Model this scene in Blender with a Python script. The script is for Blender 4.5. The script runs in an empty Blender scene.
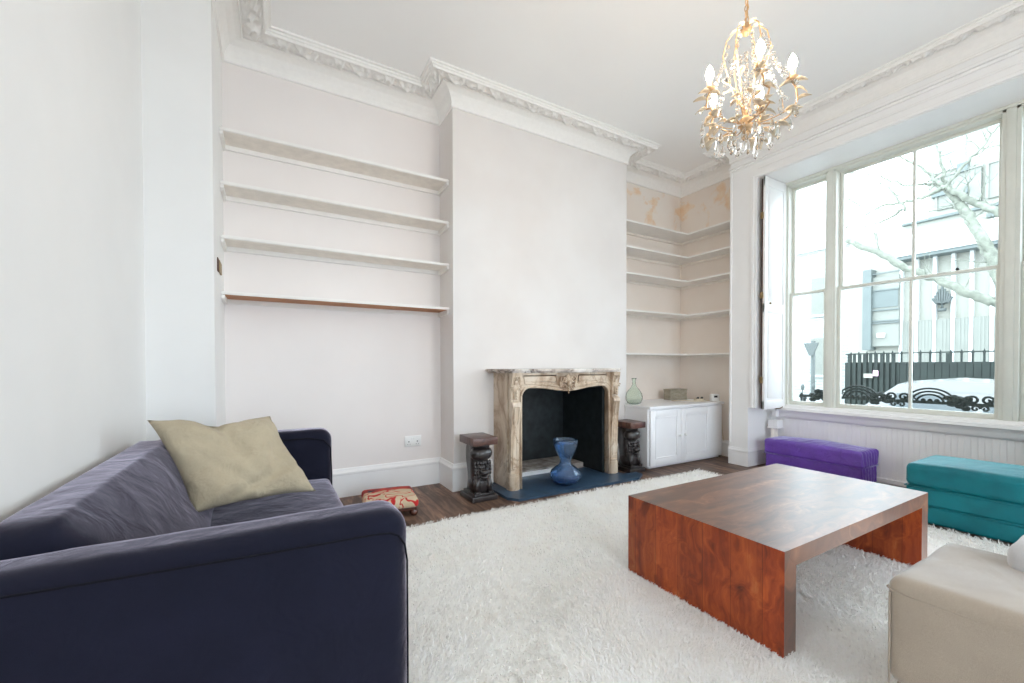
import bpy, bmesh, math, random
import numpy as np
from mathutils import Vector, Matrix, noise
random.seed(7); rng = np.random.default_rng(7)
PI = math.pi
SC = bpy.context.scene
COL = SC.collection
H = 1.15

# ------------------------------------------------------------------ materials
def lin(c):
    return tuple(((v/255)/12.92 if v/255 <= .04045 else ((v/255+.055)/1.055)**2.4) for v in c)
class NT:
    def __init__(s, name):
        s.m = bpy.data.materials.new(name); s.m.use_nodes = True
        s.t = s.m.node_tree; s.b = s.t.nodes['Principled BSDF']; s.out = s.t.nodes['Material Output']
    def n(s, typ, **kw):
        nd = s.t.nodes.new(typ)
        for k, v in kw.items():
            if k in nd.inputs: nd.inputs[k].default_value = v
            else: setattr(nd, k, v)
        return nd
    def l(s, a, b): s.t.links.new(a, b)
    def coord(s, scale=(1, 1, 1), which='Object'):
        tc = s.n('ShaderNodeTexCoord'); mp = s.n('ShaderNodeMapping'); mp.inputs['Scale'].default_value = scale
        s.l(tc.outputs[which], mp.inputs['Vector']); return mp.outputs['Vector']
    def noise(s, vec, scale, detail=4, rough=.55, dist=0):
        nd = s.n('ShaderNodeTexNoise'); nd.inputs['Scale'].default_value = scale; nd.inputs['Detail'].default_value = detail
        nd.inputs['Roughness'].default_value = rough; nd.inputs['Distortion'].default_value = dist
        s.l(vec, nd.inputs['Vector']); return nd.outputs['Fac']
    def ramp(s, fac, stops):
        r = s.n('ShaderNodeValToRGB'); e = r.color_ramp.elements
        while len(e) < len(stops): e.new(.5)
        for i, (p, c) in enumerate(stops):
            e[i].position = p; e[i].color = (*c, 1) if len(c) == 3 else c
        s.l(fac, r.inputs['Fac']); return r.outputs['Color']
    def mix(s, fac, a, b, mode='MIX'):
        m = s.n('ShaderNodeMix', data_type='RGBA', blend_type=mode)
        if isinstance(fac, (int, float)): m.inputs[0].default_value = fac
        else: s.l(fac, m.inputs[0])
        for v, i in ((a, 6), (b, 7)):
            if isinstance(v, tuple): m.inputs[i].default_value = (*v[:3], 1)
            else: s.l(v, m.inputs[i])
        return m.outputs[2]
    def bump(s, h, strength=.3, dist=.01):
        b = s.n('ShaderNodeBump'); b.inputs['Strength'].default_value = strength; b.inputs['Distance'].default_value = dist
        s.l(h, b.inputs['Height']); s.l(b.outputs['Normal'], s.b.inputs['Normal'])
    def base(s, v):
        if isinstance(v, tuple): s.b.inputs['Base Color'].default_value = (*v[:3], 1)
        else: s.l(v, s.b.inputs['Base Color'])
def plain(name, rgb, rough=.5, metal=0, var=.06, scale=12, bump=0, bscale=60, spec=None, coat=0, bdist=.003):
    t = NT(name); c = lin(rgb); v = t.coord()
    if var:
        f = t.noise(v, scale)
        lo = tuple(x*(1-var) for x in c); hi = tuple(min(x*(1+var), .95) for x in c)
        t.base(t.ramp(f, [(.3, lo), (.7, hi)]))
    else: t.base(c)
    t.b.inputs['Roughness'].default_value = rough; t.b.inputs['Metallic'].default_value = metal
    if spec is not None: t.b.inputs['Specular IOR Level'].default_value = spec
    if coat: t.b.inputs['Coat Weight'].default_value = coat; t.b.inputs['Coat Roughness'].default_value = .1
    if bump: t.bump(t.noise(v, bscale, 6), bump, bdist)
    return t.m
def fabric(name, rgb, rgb2=None, weave=500, rough=.85, wr=.25, sheen=.4, wscale=5, spec=.2, tint=(1, 1, 1), srough=.5):
    t = NT(name); v = t.coord(); c = lin(rgb); c2 = lin(rgb2) if rgb2 else tuple(x*1.25 for x in c)
    f = t.noise(v, 6, 3); g = t.noise(v, weave, 2)
    t.base(t.mix(.35, t.ramp(f, [(.3, c), (.7, c2)]), t.ramp(g, [(.35, tuple(x*.6 for x in c)), (.65, tuple(min(.95, x*1.35) for x in c2))])))
    t.b.inputs['Roughness'].default_value = rough; t.b.inputs['Sheen Weight'].default_value = sheen; t.b.inputs['Sheen Tint'].default_value = (*tint, 1); t.b.inputs['Sheen Roughness'].default_value = srough
    t.b.inputs['Specular IOR Level'].default_value = spec
    a = t.n('ShaderNodeMath', operation='ADD'); w = t.noise(v, wscale, 3, .5, .6)
    b2 = t.n('ShaderNodeMath', operation='MULTIPLY'); b2.inputs[1].default_value = .06; t.l(g, b2.inputs[0])
    t.l(w, a.inputs[0]); t.l(b2.outputs[0], a.inputs[1]); t.bump(a.outputs[0], wr, .03)
    return t.m

WALL = plain('white_wall_paint', (236, 235, 233), .75, var=.018, scale=2.2, bump=.08, bscale=9)
def _breast():
    t = NT('breast_wall_paint'); v = t.coord(); f = t.noise(v, 1.3, 3)
    t.base(t.ramp(f, [(.35, lin((224, 218, 214))), (.7, lin((231, 227, 224)))])); t.b.inputs['Roughness'].default_value = .7
    t.bump(t.noise(v, 14, 5), .08, .004); return t.m
BREAST = _breast()
RECESS = plain('warm_white_wall_paint', (238, 232, 229), .75, var=.015, scale=2, bump=.06, bscale=8)
def _alcove():
    t = NT('flaking_alcove_plaster'); v = t.coord()
    sep = t.n('ShaderNodeSeparateXYZ'); t.l(v, sep.inputs[0])
    f = t.noise(v, 3.2, 7, .62, .3); g = t.noise(v, 1.1, 4)
    basec = t.ramp(g, [(.3, lin((234, 221, 210))), (.7, lin((238, 231, 223)))])
    patch = t.ramp(f, [(.54, (0, 0, 0)), (.62, (1, 1, 1))])
    hi = t.n('ShaderNodeMapRange'); hi.inputs['From Min'].default_value = 2.85; hi.inputs['From Max'].default_value = 3.0
    t.l(sep.outputs['Z'], hi.inputs['Value'])
    mu = t.n('ShaderNodeMath', operation='MULTIPLY'); t.l(patch, mu.inputs[0]); t.l(hi.outputs[0], mu.inputs[1])
    stain = t.ramp(t.noise(v, 9, 5), [(.35, lin((232, 200, 166))), (.7, lin((238, 222, 202)))])
    t.base(t.mix(mu.outputs[0], basec, stain)); t.b.inputs['Roughness'].default_value = .8
    t.bump(f, .25, .01); return t.m
ALCOVE = _alcove()
CEIL = plain('ceiling_paint', (249, 248, 247), .8, var=.012, scale=1.5)
TRIM = plain('white_gloss_trim', (242, 241, 240), .4, var=.015, scale=6)
CORN = plain('cornice_plaster', (244, 242, 239), .7, var=.02, scale=30, bump=.15, bscale=40)
SHELF = plain('white_shelf_paint', (240, 237, 233), .5, var=.03, scale=10)
UNDER = plain('painted_board_underside', (236, 229, 220), .6, var=.06, scale=14)
CAB = plain('white_cabinet_paint', (238, 238, 240), .4, var=.015, scale=5)
def wood(name, cols, stretch=(3, 40, 3), scale=1., rough=.4, plank=None, coat=0, dist=1.2, bump=.15, gap=None, axis='Y'):
    t = NT(name); v = t.coord(stretch); v1 = t.coord()
    warp = t.noise(v1, 2.5, 3)
    add = t.n('ShaderNodeVectorMath', operation='ADD')
    sc = t.n('ShaderNodeVectorMath', operation='SCALE'); cmb = t.n('ShaderNodeCombineXYZ')
    t.l(warp, cmb.inputs[0]); t.l(warp, cmb.inputs[1]); t.l(warp, cmb.inputs[2]); t.l(cmb.outputs[0], sc.inputs[0]); sc.inputs['Scale'].default_value = dist*3
    t.l(v, add.inputs[0]); t.l(sc.outputs[0], add.inputs[1])
    f = t.noise(add.outputs[0], scale, 8, .62, .4)
    c = t.ramp(f, [(.22, lin(cols[0])), (.45, lin(cols[1])), (.6, lin(cols[2])), (.82, lin(cols[3]))])
    if plank:
        sep = t.n('ShaderNodeSeparateXYZ'); t.l(v1, sep.inputs[0])
        d = t.n('ShaderNodeMath', operation='DIVIDE'); d.inputs[1].default_value = plank; t.l(sep.outputs[axis], d.inputs[0])
        fl = t.n('ShaderNodeMath', operation='FLOOR'); t.l(d.outputs[0], fl.inputs[0])
        wn = t.n('ShaderNodeTexWhiteNoise', noise_dimensions='1D'); t.l(fl.outputs[0], wn.inputs['W'])
        c = t.mix(1.0, c, t.ramp(wn.outputs['Value'], [(0, (.62, .5, .45)), (.5, (1, .93, .88)), (1, (1.25, 1.1, 1.0))]), 'MULTIPLY')
        fr = t.n('ShaderNodeMath', operation='FRACT'); t.l(d.outputs[0], fr.inputs[0])
        g = gap or .02
        c = t.mix(1.0, c, t.ramp(fr.outputs[0], [(0, (.2, .17, .15)), (g, (1, 1, 1)), (1-g, (1, 1, 1)), (1, (.3, .27, .25))]), 'MULTIPLY')
    t.base(c); t.b.inputs['Roughness'].default_value = rough
    if coat: t.b.inputs['Coat Weight'].default_value = coat; t.b.inputs['Coat Roughness'].default_value = .40 if coat > .9 else .18; t.b.inputs['Coat IOR'].default_value = 1.65 if coat > .9 else 1.5
    t.bump(f, bump, .002); return t.m
FLOORM = wood('old_floorboards', [(40, 30, 25), (88, 68, 56), (128, 104, 88), (182, 164, 148)], (14, 1.6, 3), 1.6, .5, plank=.17, axis='X', dist=.4, bump=.5, gap=.03)
TABLE = wood('sheesham_wood', [(48, 15, 4), (140, 56, 14), (176, 84, 30), (206, 140, 80)], (1.2, 11, 1.2), 1.3, .5, plank=.135, coat=.15, gap=.012, dist=1.1)
TABLETOP = wood('waxed_table_top_wood', [(34, 20, 12), (92, 52, 30), (128, 82, 52), (182, 140, 104)], (1.2, 11, 1.2), 1.3, .4, plank=.135, coat=1.0, gap=.012, dist=1.1)
SLATE = plain('dark_slate', (54, 76, 98), .35, var=.25, scale=9, bump=.2, bscale=20)
def _marble():
    t = NT('veined_cream_marble'); v = t.coord((1, 1, .6))
    a = t.noise(v, 5, 8, .6, .8); b = t.noise(v, 2.2, 6, .6, 1.6)
    c = t.ramp(a, [(.28, lin((140, 114, 92))), (.42, lin((182, 158, 134))), (.56, lin((206, 188, 166))), (.8, lin((222, 211, 196)))])
    c = t.mix(t.ramp(b, [(.46, (1, 1, 1)), (.5, (.45, .45, .45)), (.54, (1, 1, 1))]), lin((136, 104, 76)), c)
    t.base(c); t.b.inputs['Roughness'].default_value = .3; t.bump(a, .1, .003); return t.m
MARBLE = _marble()
IRON = plain('blackened_firebox', (34, 40, 42), .45, var=.5, scale=14, bump=.4, bscale=30)
def _soot():
    t = NT('dusty_hearth_stone'); v = t.coord()
    t.base(t.ramp(t.noise(v, 11, 6), [(.3, lin((110, 96, 86))), (.7, lin((190, 184, 178)))])); t.b.inputs['Roughness'].default_value = .8; return t.m
SOOT = _soot()
NAVY = fabric('navy_cotton', (15, 17, 32), (22, 23, 40), weave=900, wr=.35, sheen=1.0, tint=(.92, .84, 1.0), srough=.3, wscale=7)
NAVYP = fabric('navy_piping', (10, 10, 18), (14, 14, 24), weave=420, wr=.1, sheen=0)
LINEN = fabric('beige_linen', (170, 157, 134), (190, 177, 152), weave=800, wr=.8, wscale=9, sheen=.1)
PURPLE = fabric('purple_velvet', (84, 34, 148), (112, 62, 188), weave=900, wr=.5, wscale=14, sheen=1.0, spec=1.0, rough=.38, tint=(.75, .78, 1.0), srough=.35)
TEAL = fabric('teal_velvet', (0, 92, 102), (0, 120, 130), weave=900, wr=.25, wscale=7, sheen=.3, spec=.35, rough=.5, tint=(.3, .9, 1), srough=.3)
BEIGE = fabric('beige_velour', (168, 153, 138), (182, 168, 152), weave=900, wr=.35, wscale=4, sheen=.9, tint=(.9, .95, 1.0), srough=.35)
def _kilim():
    t = NT('red_kilim_fabric'); v = t.coord()
    nf = t.noise(v, 9, 1.5, .5, 1.0); nf2 = t.noise(v, 6, 2, .5, .6)
    sep = t.n('ShaderNodeSeparateXYZ'); t.l(v, sep.inputs[0])
    c = t.ramp(nf, [(.40, lin((196, 176, 146))), (.455, lin((208, 188, 158))), (.475, lin((186, 34, 34))), (.525, lin((192, 40, 38))), (.545, lin((208, 188, 158)))])
    b = t.ramp(nf2, [(.3, lin((60, 40, 50))), (.45, lin((172, 48, 38))), (.58, lin((190, 66, 50))), (.7, lin((70, 60, 80)))])
    m = t.n('ShaderNodeMath', operation='GREATER_THAN'); m.inputs[1].default_value = .07; t.l(sep.outputs['Y'], m.inputs[0])
    t.base(t.mix(m.outputs[0], c, b)); t.b.inputs['Roughness'].default_value = .9; t.bump(t.noise(v, 300, 2), .4, .003); return t.m
KILIM = _kilim()
DARKWOOD = wood('dark_turned_wood', [(20, 10, 8), (52, 26, 18), (84, 44, 30), (110, 64, 46)], (3, 3, 20), 1.2, .3, coat=.3)
EBONY = plain('carved_ebonised_wood', (44, 38, 38), .32, var=.5, scale=22, bump=.5, bscale=50, coat=.4)
PEDTOP = wood('pedestal_wood', [(36, 22, 20), (70, 44, 38), (96, 64, 54), (124, 90, 78)], (3, 20, 3), 1.4, .38, coat=.2)
def glass(name, rgb, rough=.0, ior=1.45, tw=1):
    t = NT(name); t.base(lin(rgb)); t.b.inputs['Transmission Weight'].default_value = tw; t.b.inputs['Roughness'].default_value = rough
    t.b.inputs['IOR'].default_value = ior; return t.m
VASEG = glass('pale_blue_glass', (178, 214, 252), tw=.95); BOTG = glass('pale_green_glass', (238, 247, 240), tw=.96, ior=1.3); CRYS = glass('clear_crystal', (250, 248, 244))
def _pane():
    t = NT('window_glass'); t.t.nodes.remove(t.b)
    tr = t.n('ShaderNodeBsdfTransparent'); tr.inputs['Color'].default_value = (.97, .99, .98, 1); gl = t.n('ShaderNodeBsdfGlossy'); gl.inputs['Roughness'].default_value = .02
    fr = t.n('ShaderNodeFresnel'); fr.inputs['IOR'].default_value = 1.2; mx = t.n('ShaderNodeMixShader')
    t.l(fr.outputs[0], mx.inputs[0]); t.l(tr.outputs[0], mx.inputs[1]); t.l(gl.outputs[0], mx.inputs[2]); t.l(mx.outputs[0], t.out.inputs[0]); return t.m
PANE = _pane()
GOLD = plain('antique_gold_metal', (206, 172, 132), .45, .4, var=.3, scale=40)
LEAFM = plain('champagne_gilt_leaf', (226, 206, 182), .5, .2, var=.35, scale=50)
def emis(name, rgb, s):
    t = NT(name); t.b.inputs['Emission Color'].default_value = (*lin(rgb), 1); t.b.inputs['Emission Strength'].default_value = s; t.base(lin(rgb)); return t.m
BULB = emis('lit_candle_bulb', (255, 234, 208), 170)
FRAME = plain('window_frame_paint', (222, 223, 214), .45, var=.03, scale=8)
RUGM = None
def _rug():
    t = NT('cream_shag_wool'); v = t.coord()
    f = t.noise(v, 5, 5); g = t.noise(v, 60, 3)
    t.base(t.mix(.35, t.ramp(f, [(.3, lin((246, 242, 236))), (.6, lin((253, 252, 251)))]), t.ramp(g, [(.3, lin((246, 241, 235))), (.6, lin((254, 253, 252)))])))
    t.b.inputs['Roughness'].default_value = .95; t.b.inputs['Sheen Weight'].default_value = .2; t.bump(g, .4, .02)
    tl = t.n('ShaderNodeBsdfTranslucent'); tl.inputs['Color'].default_value = (.93, .92, .90, 1); mx = t.n('ShaderNodeMixShader'); mx.inputs[0].default_value = .27
    t.l(t.b.outputs[0], mx.inputs[1]); t.l(tl.outputs[0], mx.inputs[2]); t.l(mx.outputs[0], t.out.inputs[0]); return t.m
RUGM = _rug()
RUGB = plain('cream_rug_backing', (250, 248, 244), .95, var=.02)
BRASS = plain('tarnished_brass', (150, 128, 92), .5, .6, var=.3, scale=60)
BROWNHOLE = plain('bare_brown_wood', (74, 44, 30), .8, var=.3, scale=60)
RAWPLY = wood('bare_plywood', [(150, 92, 54), (176, 116, 72), (190, 132, 88), (204, 150, 108)], (1.5, 20, 3), 1.2, .6)
TIN = wood('weathered_grey_box', [(120, 112, 96), (146, 138, 120), (160, 152, 136), (186, 178, 160)], (6, 6, 30), 1.6, .7)
PLASTIC = plain('white_plastic', (238, 238, 236), .35, var=0)
BLACKP = plain('black_plastic', (24, 24, 26), .4, var=0)
CABLE = plain('cream_cable', (214, 200, 176), .5, var=0)
# outside
FACADE = plain('pale_concrete_facade', (150, 150, 141), .85, var=.05, scale=1.5)
FACADE2 = plain('grey_ribbed_panel', (126, 128, 121), .8, var=.06, scale=3)
FACWHITE = plain('white_mullion_paint', (190, 192, 190), .7, var=.02)
def _brick():
    t = NT('pale_brick'); v = t.coord(); b = t.n('ShaderNodeTexBrick'); b.inputs['Scale'].default_value = 1.0
    b.inputs['Color1'].default_value = (*lin((160, 164, 160)), 1); b.inputs['Color2'].default_value = (*lin((142, 146, 143)), 1); b.inputs['Mortar'].default_value = (*lin((172, 174, 171)), 1)
    b.inputs['Brick Width'].default_value = .5; b.inputs['Row Height'].default_value = .16; b.inputs['Mortar Size'].default_value = .03
    cm = t.n('ShaderNodeCombineXYZ'); sp = t.n('ShaderNodeSeparateXYZ'); t.l(v, sp.inputs[0]); t.l(sp.outputs['Y'], cm.inputs[0]); t.l(sp.outputs['Z'], cm.inputs[1]); t.l(cm.outputs[0], b.inputs['Vector'])
    t.base(b.outputs['Color']); t.b.inputs['Roughness'].default_value = .9; return t.m
BRICK = _brick()
DGREEN = plain('dark_green_fence_paint', (26, 36, 32), .7, var=.3, scale=4)
STREETIRON = plain('black_iron', (26, 34, 32), .6, var=.2, scale=20)
SHOPG = plain('grey_blue_shutter', (96, 104, 102), .6, var=.06, scale=3)
BARK = plain('pale_lichen_bark', (118, 121, 110), .9, var=.3, scale=12, bump=.5, bscale=25)
CARW = plain('white_car_paint', (104, 105, 104), .25, var=0, coat=.6)
CARG = plain('dark_car_glass', (70, 78, 80), .1, var=0)
TYRE = plain('black_rubber', (22, 22, 22), .8, var=0)
ASPH = plain('street_asphalt', (150, 152, 152), .9, var=.12, scale=6)
SIGNB = plain('grey_sign_back', (78, 84, 82), .6, var=.05)
PINK = plain('pink_notice_paper', (240, 196, 220), .7, var=.05)

# ------------------------------------------------------------------ mesh helpers
def link(name, me, mat, parent=None, smooth=False):
    o = bpy.data.objects.new(name, me); COL.objects.link(o)
    mats = mat if isinstance(mat, (list, tuple)) else [mat]
    for m in mats: me.materials.append(m)
    if smooth:
        me.polygons.foreach_set('use_smooth', [True]*len(me.polygons))
    if parent is not None:
        o.parent = parent; o.location = -Vector(parent['org']) if 'org' in parent else (0, 0, 0)
    return o
class MB:
    """collects shapes in world coordinates, one mesh per build"""
    def __init__(s): s.v = []; s.f = []; s.mi = []
    def add(s, vs, fs, mi=0):
        n = len(s.v); s.v += [tuple(v) for v in vs]; s.f += [tuple(i+n for i in f) for f in fs]; s.mi += [mi]*len(fs); return s
    def bm(s, bm, mat=None, mi=0):
        vs = [(mat @ v.co) if mat else v.co.copy() for v in bm.verts]; bm.verts.index_update()
        s.add(vs, [[v.index for v in f.verts] for f in bm.faces], mi); bm.free(); return s
    def box(s, x0, x1, y0, y1, z0, z1, bev=0, mat=None, mi=0, seg=2):
        bm = bmesh.new(); bmesh.ops.create_cube(bm, size=1)
        for v in bm.verts: v.co = Vector(((x0+x1)/2+v.co.x*(x1-x0), (y0+y1)/2+v.co.y*(y1-y0), (z0+z1)/2+v.co.z*(z1-z0)))
        if bev: bmesh.ops.bevel(bm, geom=bm.edges[:], offset=bev, segments=seg, profile=.5, affect='EDGES')
        return s.bm(bm, mat, mi)
    def prism(s, pts, axis, a, b, mi=0, mat=None):
        """polygon pts (2D) extruded along axis from a to b"""
        def p3(p, t): return {'X': (t, p[0], p[1]), 'Y': (p[0], t, p[1]), 'Z': (p[0], p[1], t)}[axis]
        n = len(pts); vs = [Vector(p3(p, a)) for p in pts]+[Vector(p3(p, b)) for p in pts]
        if mat: vs = [mat @ v for v in vs]
        fs = [tuple(range(n)), tuple(range(2*n-1, n-1, -1))]+[(i, i+n, (i+1) % n+n, (i+1) % n) for i in range(n)]
        return s.add(vs, fs, mi)
    def lathe(s, prof, c=(0, 0, 0), n=32, mat=None, close=True, mi=0):
        vs = []; fs = []; m = len(prof)
        for r, z in prof:
            for k in range(n):
                a = 2*PI*k/n; v = Vector((c[0]+r*math.cos(a), c[1]+r*math.sin(a), c[2]+z)); vs.append(mat @ v if mat else v)
        for i in range(m-1):
            for k in range(n): fs.append((i*n+k, i*n+(k+1) % n, (i+1)*n+(k+1) % n, (i+1)*n+k))
        if close: fs.append(tuple(range(n-1, -1, -1))); fs.append(tuple((m-1)*n+k for k in range(n)))
        return s.add(vs, fs, mi)
    def tube(s, pts, r, n=8, closed=False, mi=0, caps=True):
        pts = [Vector(p) for p in pts]; m = len(pts)
        rs = r if isinstance(r, (list, tuple)) else [r]*m
        vs = []; fs = []; up = None
        for i, p in enumerate(pts):
            if closed: t = (pts[(i+1) % m]-pts[i-1])
            else: t = pts[min(i+1, m-1)]-pts[max(i-1, 0)]
            if t.length < 1e-9: t = Vector((0, 0, 1))
            t.normalize()
            if up is None:
                up = Vector((0, 0, 1)) if abs(t.z) < .9 else Vector((1, 0, 0))
            up = (up-t*up.dot(t))
            if up.length < 1e-6: up = t.orthogonal()
            up.normalize(); w = t.cross(up)
            for k in range(n):
                a = 2*PI*k/n; vs.append(p+(up*math.cos(a)+w*math.sin(a))*rs[i])
        for i in range(m if closed else m-1):
            j = (i+1) % m
            for k in range(n): fs.append((i*n+k, i*n+(k+1) % n, j*n+(k+1) % n, j*n+k))
        if not closed and caps: fs.append(tuple(range(n-1, -1, -1))); fs.append(tuple((m-1)*n+k for k in range(n)))
        return s.add(vs, fs, mi)
    def ball(s, c, r, sc=(1, 1, 1), n=12, mat=None, mi=0):
        bm = bmesh.new(); bmesh.ops.create_uvsphere(bm, u_segments=n, v_segments=max(6, n*2//3), radius=r)
        M = Matrix.Translation(c) @ (mat or Matrix()) @ Matrix.Diagonal((*sc, 1)); return s.bm(bm, M, mi)
    def build(s, name, mat, parent=None, smooth=False, angle=None):
        me = bpy.data.meshes.new(name); me.from_pydata(s.v, [], s.f); me.validate(); me.update()
        if any(s.mi): me.polygons.foreach_set('material_index', s.mi[:len(me.polygons)])
        bm = bmesh.new(); bm.from_mesh(me); bmesh.ops.recalc_face_normals(bm, faces=bm.faces); bm.to_mesh(me); bm.free()
        o = link(name, me, mat, parent, smooth)
        if angle: 
            me.polygons.foreach_set('use_smooth', [True]*len(me.polygons)); me.set_sharp_from_angle(angle=math.radians(angle))
        return o
def thing(name, label, cat, loc=(0, 0, 0), group=None):
    o = bpy.data.objects.new(name, None); COL.objects.link(o); o.location = loc; o['org'] = list(loc)
    o['label'] = label; o['category'] = cat; o.empty_display_size = .1
    if group: o['group'] = group
    return o
def tag(o, label, cat, group=None, kind=None):
    o['label'] = label; o['category'] = cat
    if group: o['group'] = group
    if kind: o['kind'] = kind
    return o
def struct(o, label=None):
    o['kind'] = 'structure'
    if label: o['label'] = label; o['category'] = o.name.split('_')[0]
    return o
def rbox(x0, x1, y0, y1, z0, z1, r, n=24, bulge=(0, 0, 0, 0, 0, 0), wr=0, wf=6, seed=0, fn=None):
    """soft upholstered block: rounded box of quads; bulge = (-x,+x,-y,+y,-z,+z) metres; returns MB"""
    c = Vector(((x0+x1)/2, (y0+y1)/2, (z0+z1)/2)); h = Vector(((x1-x0)/2, (y1-y0)/2, (z1-z0)/2))
    mb = MB(); ids = {}
    def par(k, hh):
        # parameter spacing with extra loops near the rounded edges
        t = -1+2*k/n; return math.copysign(1-(1-abs(t))**1.25, t) if False else t
    for ax in range(3):
        for sg in (-1, 1):
            idx = []
            for i in range(n+1):
                row = []
                for j in range(n+1):
                    p = [0, 0, 0]; p[ax] = sg; p[(ax+1) % 3] = math.sin(par(i, 0)*PI/2); p[(ax+2) % 3] = math.sin(par(j, 0)*PI/2)
                    key = tuple(round(q, 5) for q in p)
                    if key not in ids:
                        q = Vector((p[0]*h.x, p[1]*h.y, p[2]*h.z)); inn = Vector([max(-(h[k]-r), min(h[k]-r, q[k])) for k in range(3)])
                        d = q-inn
                        if d.length > 1e-9: d.normalize()
                        else: d = Vector([sg if k == ax else 0 for k in range(3)])
                        pos = inn+d*r
                        u = [max(-1, min(1, pos[k]/h[k])) for k in range(3)]
                        for k in range(3):
                            a, b = u[(k+1) % 3], u[(k+2) % 3]; w = max(0, 1-a*a)*max(0, 1-b*b)
                            if u[k] > .2: pos[k] += bulge[2*k+1]*w*u[k]
                            elif u[k] < -.2: pos[k] += bulge[2*k]*w*u[k]
                        pos += c
                        if wr:
                            nz = noise.noise(pos*wf+Vector((seed, seed, seed)))+.5*noise.noise(pos*wf*2.3+Vector((seed, 3, 1))); pos += d*nz*wr
                        if fn: pos = fn(pos)
                        ids[key] = len(mb.v); mb.v.append(tuple(pos))
                    row.append(ids[key])
                idx.append(row)
            for i in range(n):
                for j in range(n):
                    f = (idx[i][j], idx[i+1][j], idx[i+1][j+1], idx[i][j+1]); mb.f.append(f if sg > 0 else f[::-1]); mb.mi.append(0)
    return mb

# ------------------------------------------------------------------ camera
F, CX, CY = 417.753, 512., 371.332
def camrot(yaw, pitch, roll):
    f = Vector((math.sin(yaw)*math.cos(pitch), math.cos(yaw)*math.cos(pitch), math.sin(pitch)))
    r = Vector((math.cos(yaw), -math.sin(yaw), 0)); u = r.cross(f)
    r2 = r*math.cos(roll)+u*math.sin(roll); u2 = -r*math.sin(roll)+u*math.cos(roll); return r2, u2, f
CR, CU, CF = camrot(0.522564202, -0.013902687, -0.001872526)
cam = bpy.data.cameras.new('camera'); co = bpy.data.objects.new('camera', cam); COL.objects.link(co); SC.camera = co
cam.sensor_width = 36; cam.lens = F*36/1024; cam.shift_y = (CY-341.5)/1024; cam.clip_start = .02; cam.clip_end = 300
m = Matrix.Identity(4)
for i in range(3): m[i][0] = CR[i]; m[i][1] = CU[i]; m[i][2] = -CF[i]
m[2][3] = H; co.matrix_world = m
def at(u, v, ax, val):
    d = CR*((u-CX)/F)-CU*((v-CY)/F)+CF; C = Vector((0, 0, H)); return C+d*((val-C[ax])/d[ax])

# ------------------------------------------------------------------ room shell
ZC = 3.66; LX = -.65; RX = 4.655; YN = -3.4
XO = 5.36
fl = MB().box(-.9, XO, YN-.2, 4.15, -.12, 0).build('floor', FLOORM); struct(fl)
struct(MB().box(-.9, XO, YN-.2, 4.15, ZC, ZC+.15).build('ceiling', CEIL))
struct(MB().box(-.9, LX, YN-.2, 4.15, 0, ZC).build('wall_left', WALL))
struct(MB().box(LX-.01, -.31, 3.25, 4.15, 0, ZC).build('wall_pier', WALL))
struct(MB().box(-.31, 1.44, 3.91, 4.15, 0, ZC).build('wall_back', RECESS))
struct(MB().box(1.44, 1.95, 3.57, 4.15, 0, ZC).box(3.03, 3.60, 3.57, 4.15, 0, ZC).box(1.95, 3.03, 3.57, 4.15, .95, ZC).build('wall_chimney_breast', BREAST))
struct(MB().box(3.60, 5.06, 3.91, 4.15, 0, ZC).build('wall_alcove', ALCOVE))
struct(MB().box(4.98, XO, 2.76, 4.15, 0, ZC).build('wall_alcove_side', ALCOVE))
wr = MB().box(RX, XO, 2.75, 2.97, 0, .67).box(RX, XO, 2.66, 2.97, .67, ZC).box(RX, XO, .36, 2.66, 3.21, ZC)
wr.box(RX, XO, -.62, .36, 0, ZC).box(RX, XO, -2.9, -.62, 3.21, ZC).box(5.15, XO, -2.9, -.62, 0, .62).box(RX, XO, YN, -2.9, 0, ZC)
struct(wr.build('wall_right', TRIM))
# rear wall, out of view, with two tall openings added as daylight fill
rw = MB().box(-.9, XO, YN-.2, YN, 3.4, ZC).box(-.9, XO, YN-.2, YN, 0, .1).box(-.9, .1, YN-.2, YN, .1, 3.4).box(1.7, 2.3, YN-.2, YN, .1, 3.4).box(3.9, XO, YN-.2, YN, .1, 3.4)
struct(rw.build('wall_rear', WALL))
for k, (a, b) in enumerate(((.1, 1.7), (2.3, 3.9))):
    w = MB(); w.box(a, a+.07, YN-.12, YN-.05, .1, 3.4).box(b-.07, b, YN-.12, YN-.05, .1, 3.4).box(a, b, YN-.12, YN-.05, .1, .2).box(a, b, YN-.12, YN-.05, 3.3, 3.4).box(a, b, YN-.12, YN-.06, 1.82, 1.87).box((a+b)/2-.015, (a+b)/2+.015, YN-.11, YN-.06, .1, 3.4)
    struct(w.build('window_%d' % (k+2), FRAME))  # sash frames for the added, unseen rear openings

# panelling below the front window: ribbed boards and low skirting
p = MB(); p.box(5.13, 5.15, .36, 2.75, 0, .62)
y = .40
while y < 2.74:
    p.box(5.125, 5.13, y, y+.034, .055, .555, .002, seg=1); y += .04
struct(p.build('wall_window_panelling', TRIM))
struct(MB().box(5.10, 5.135, .36, 2.75, 0.01, .055, .006).build('baseboard_right', TRIM))

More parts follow.
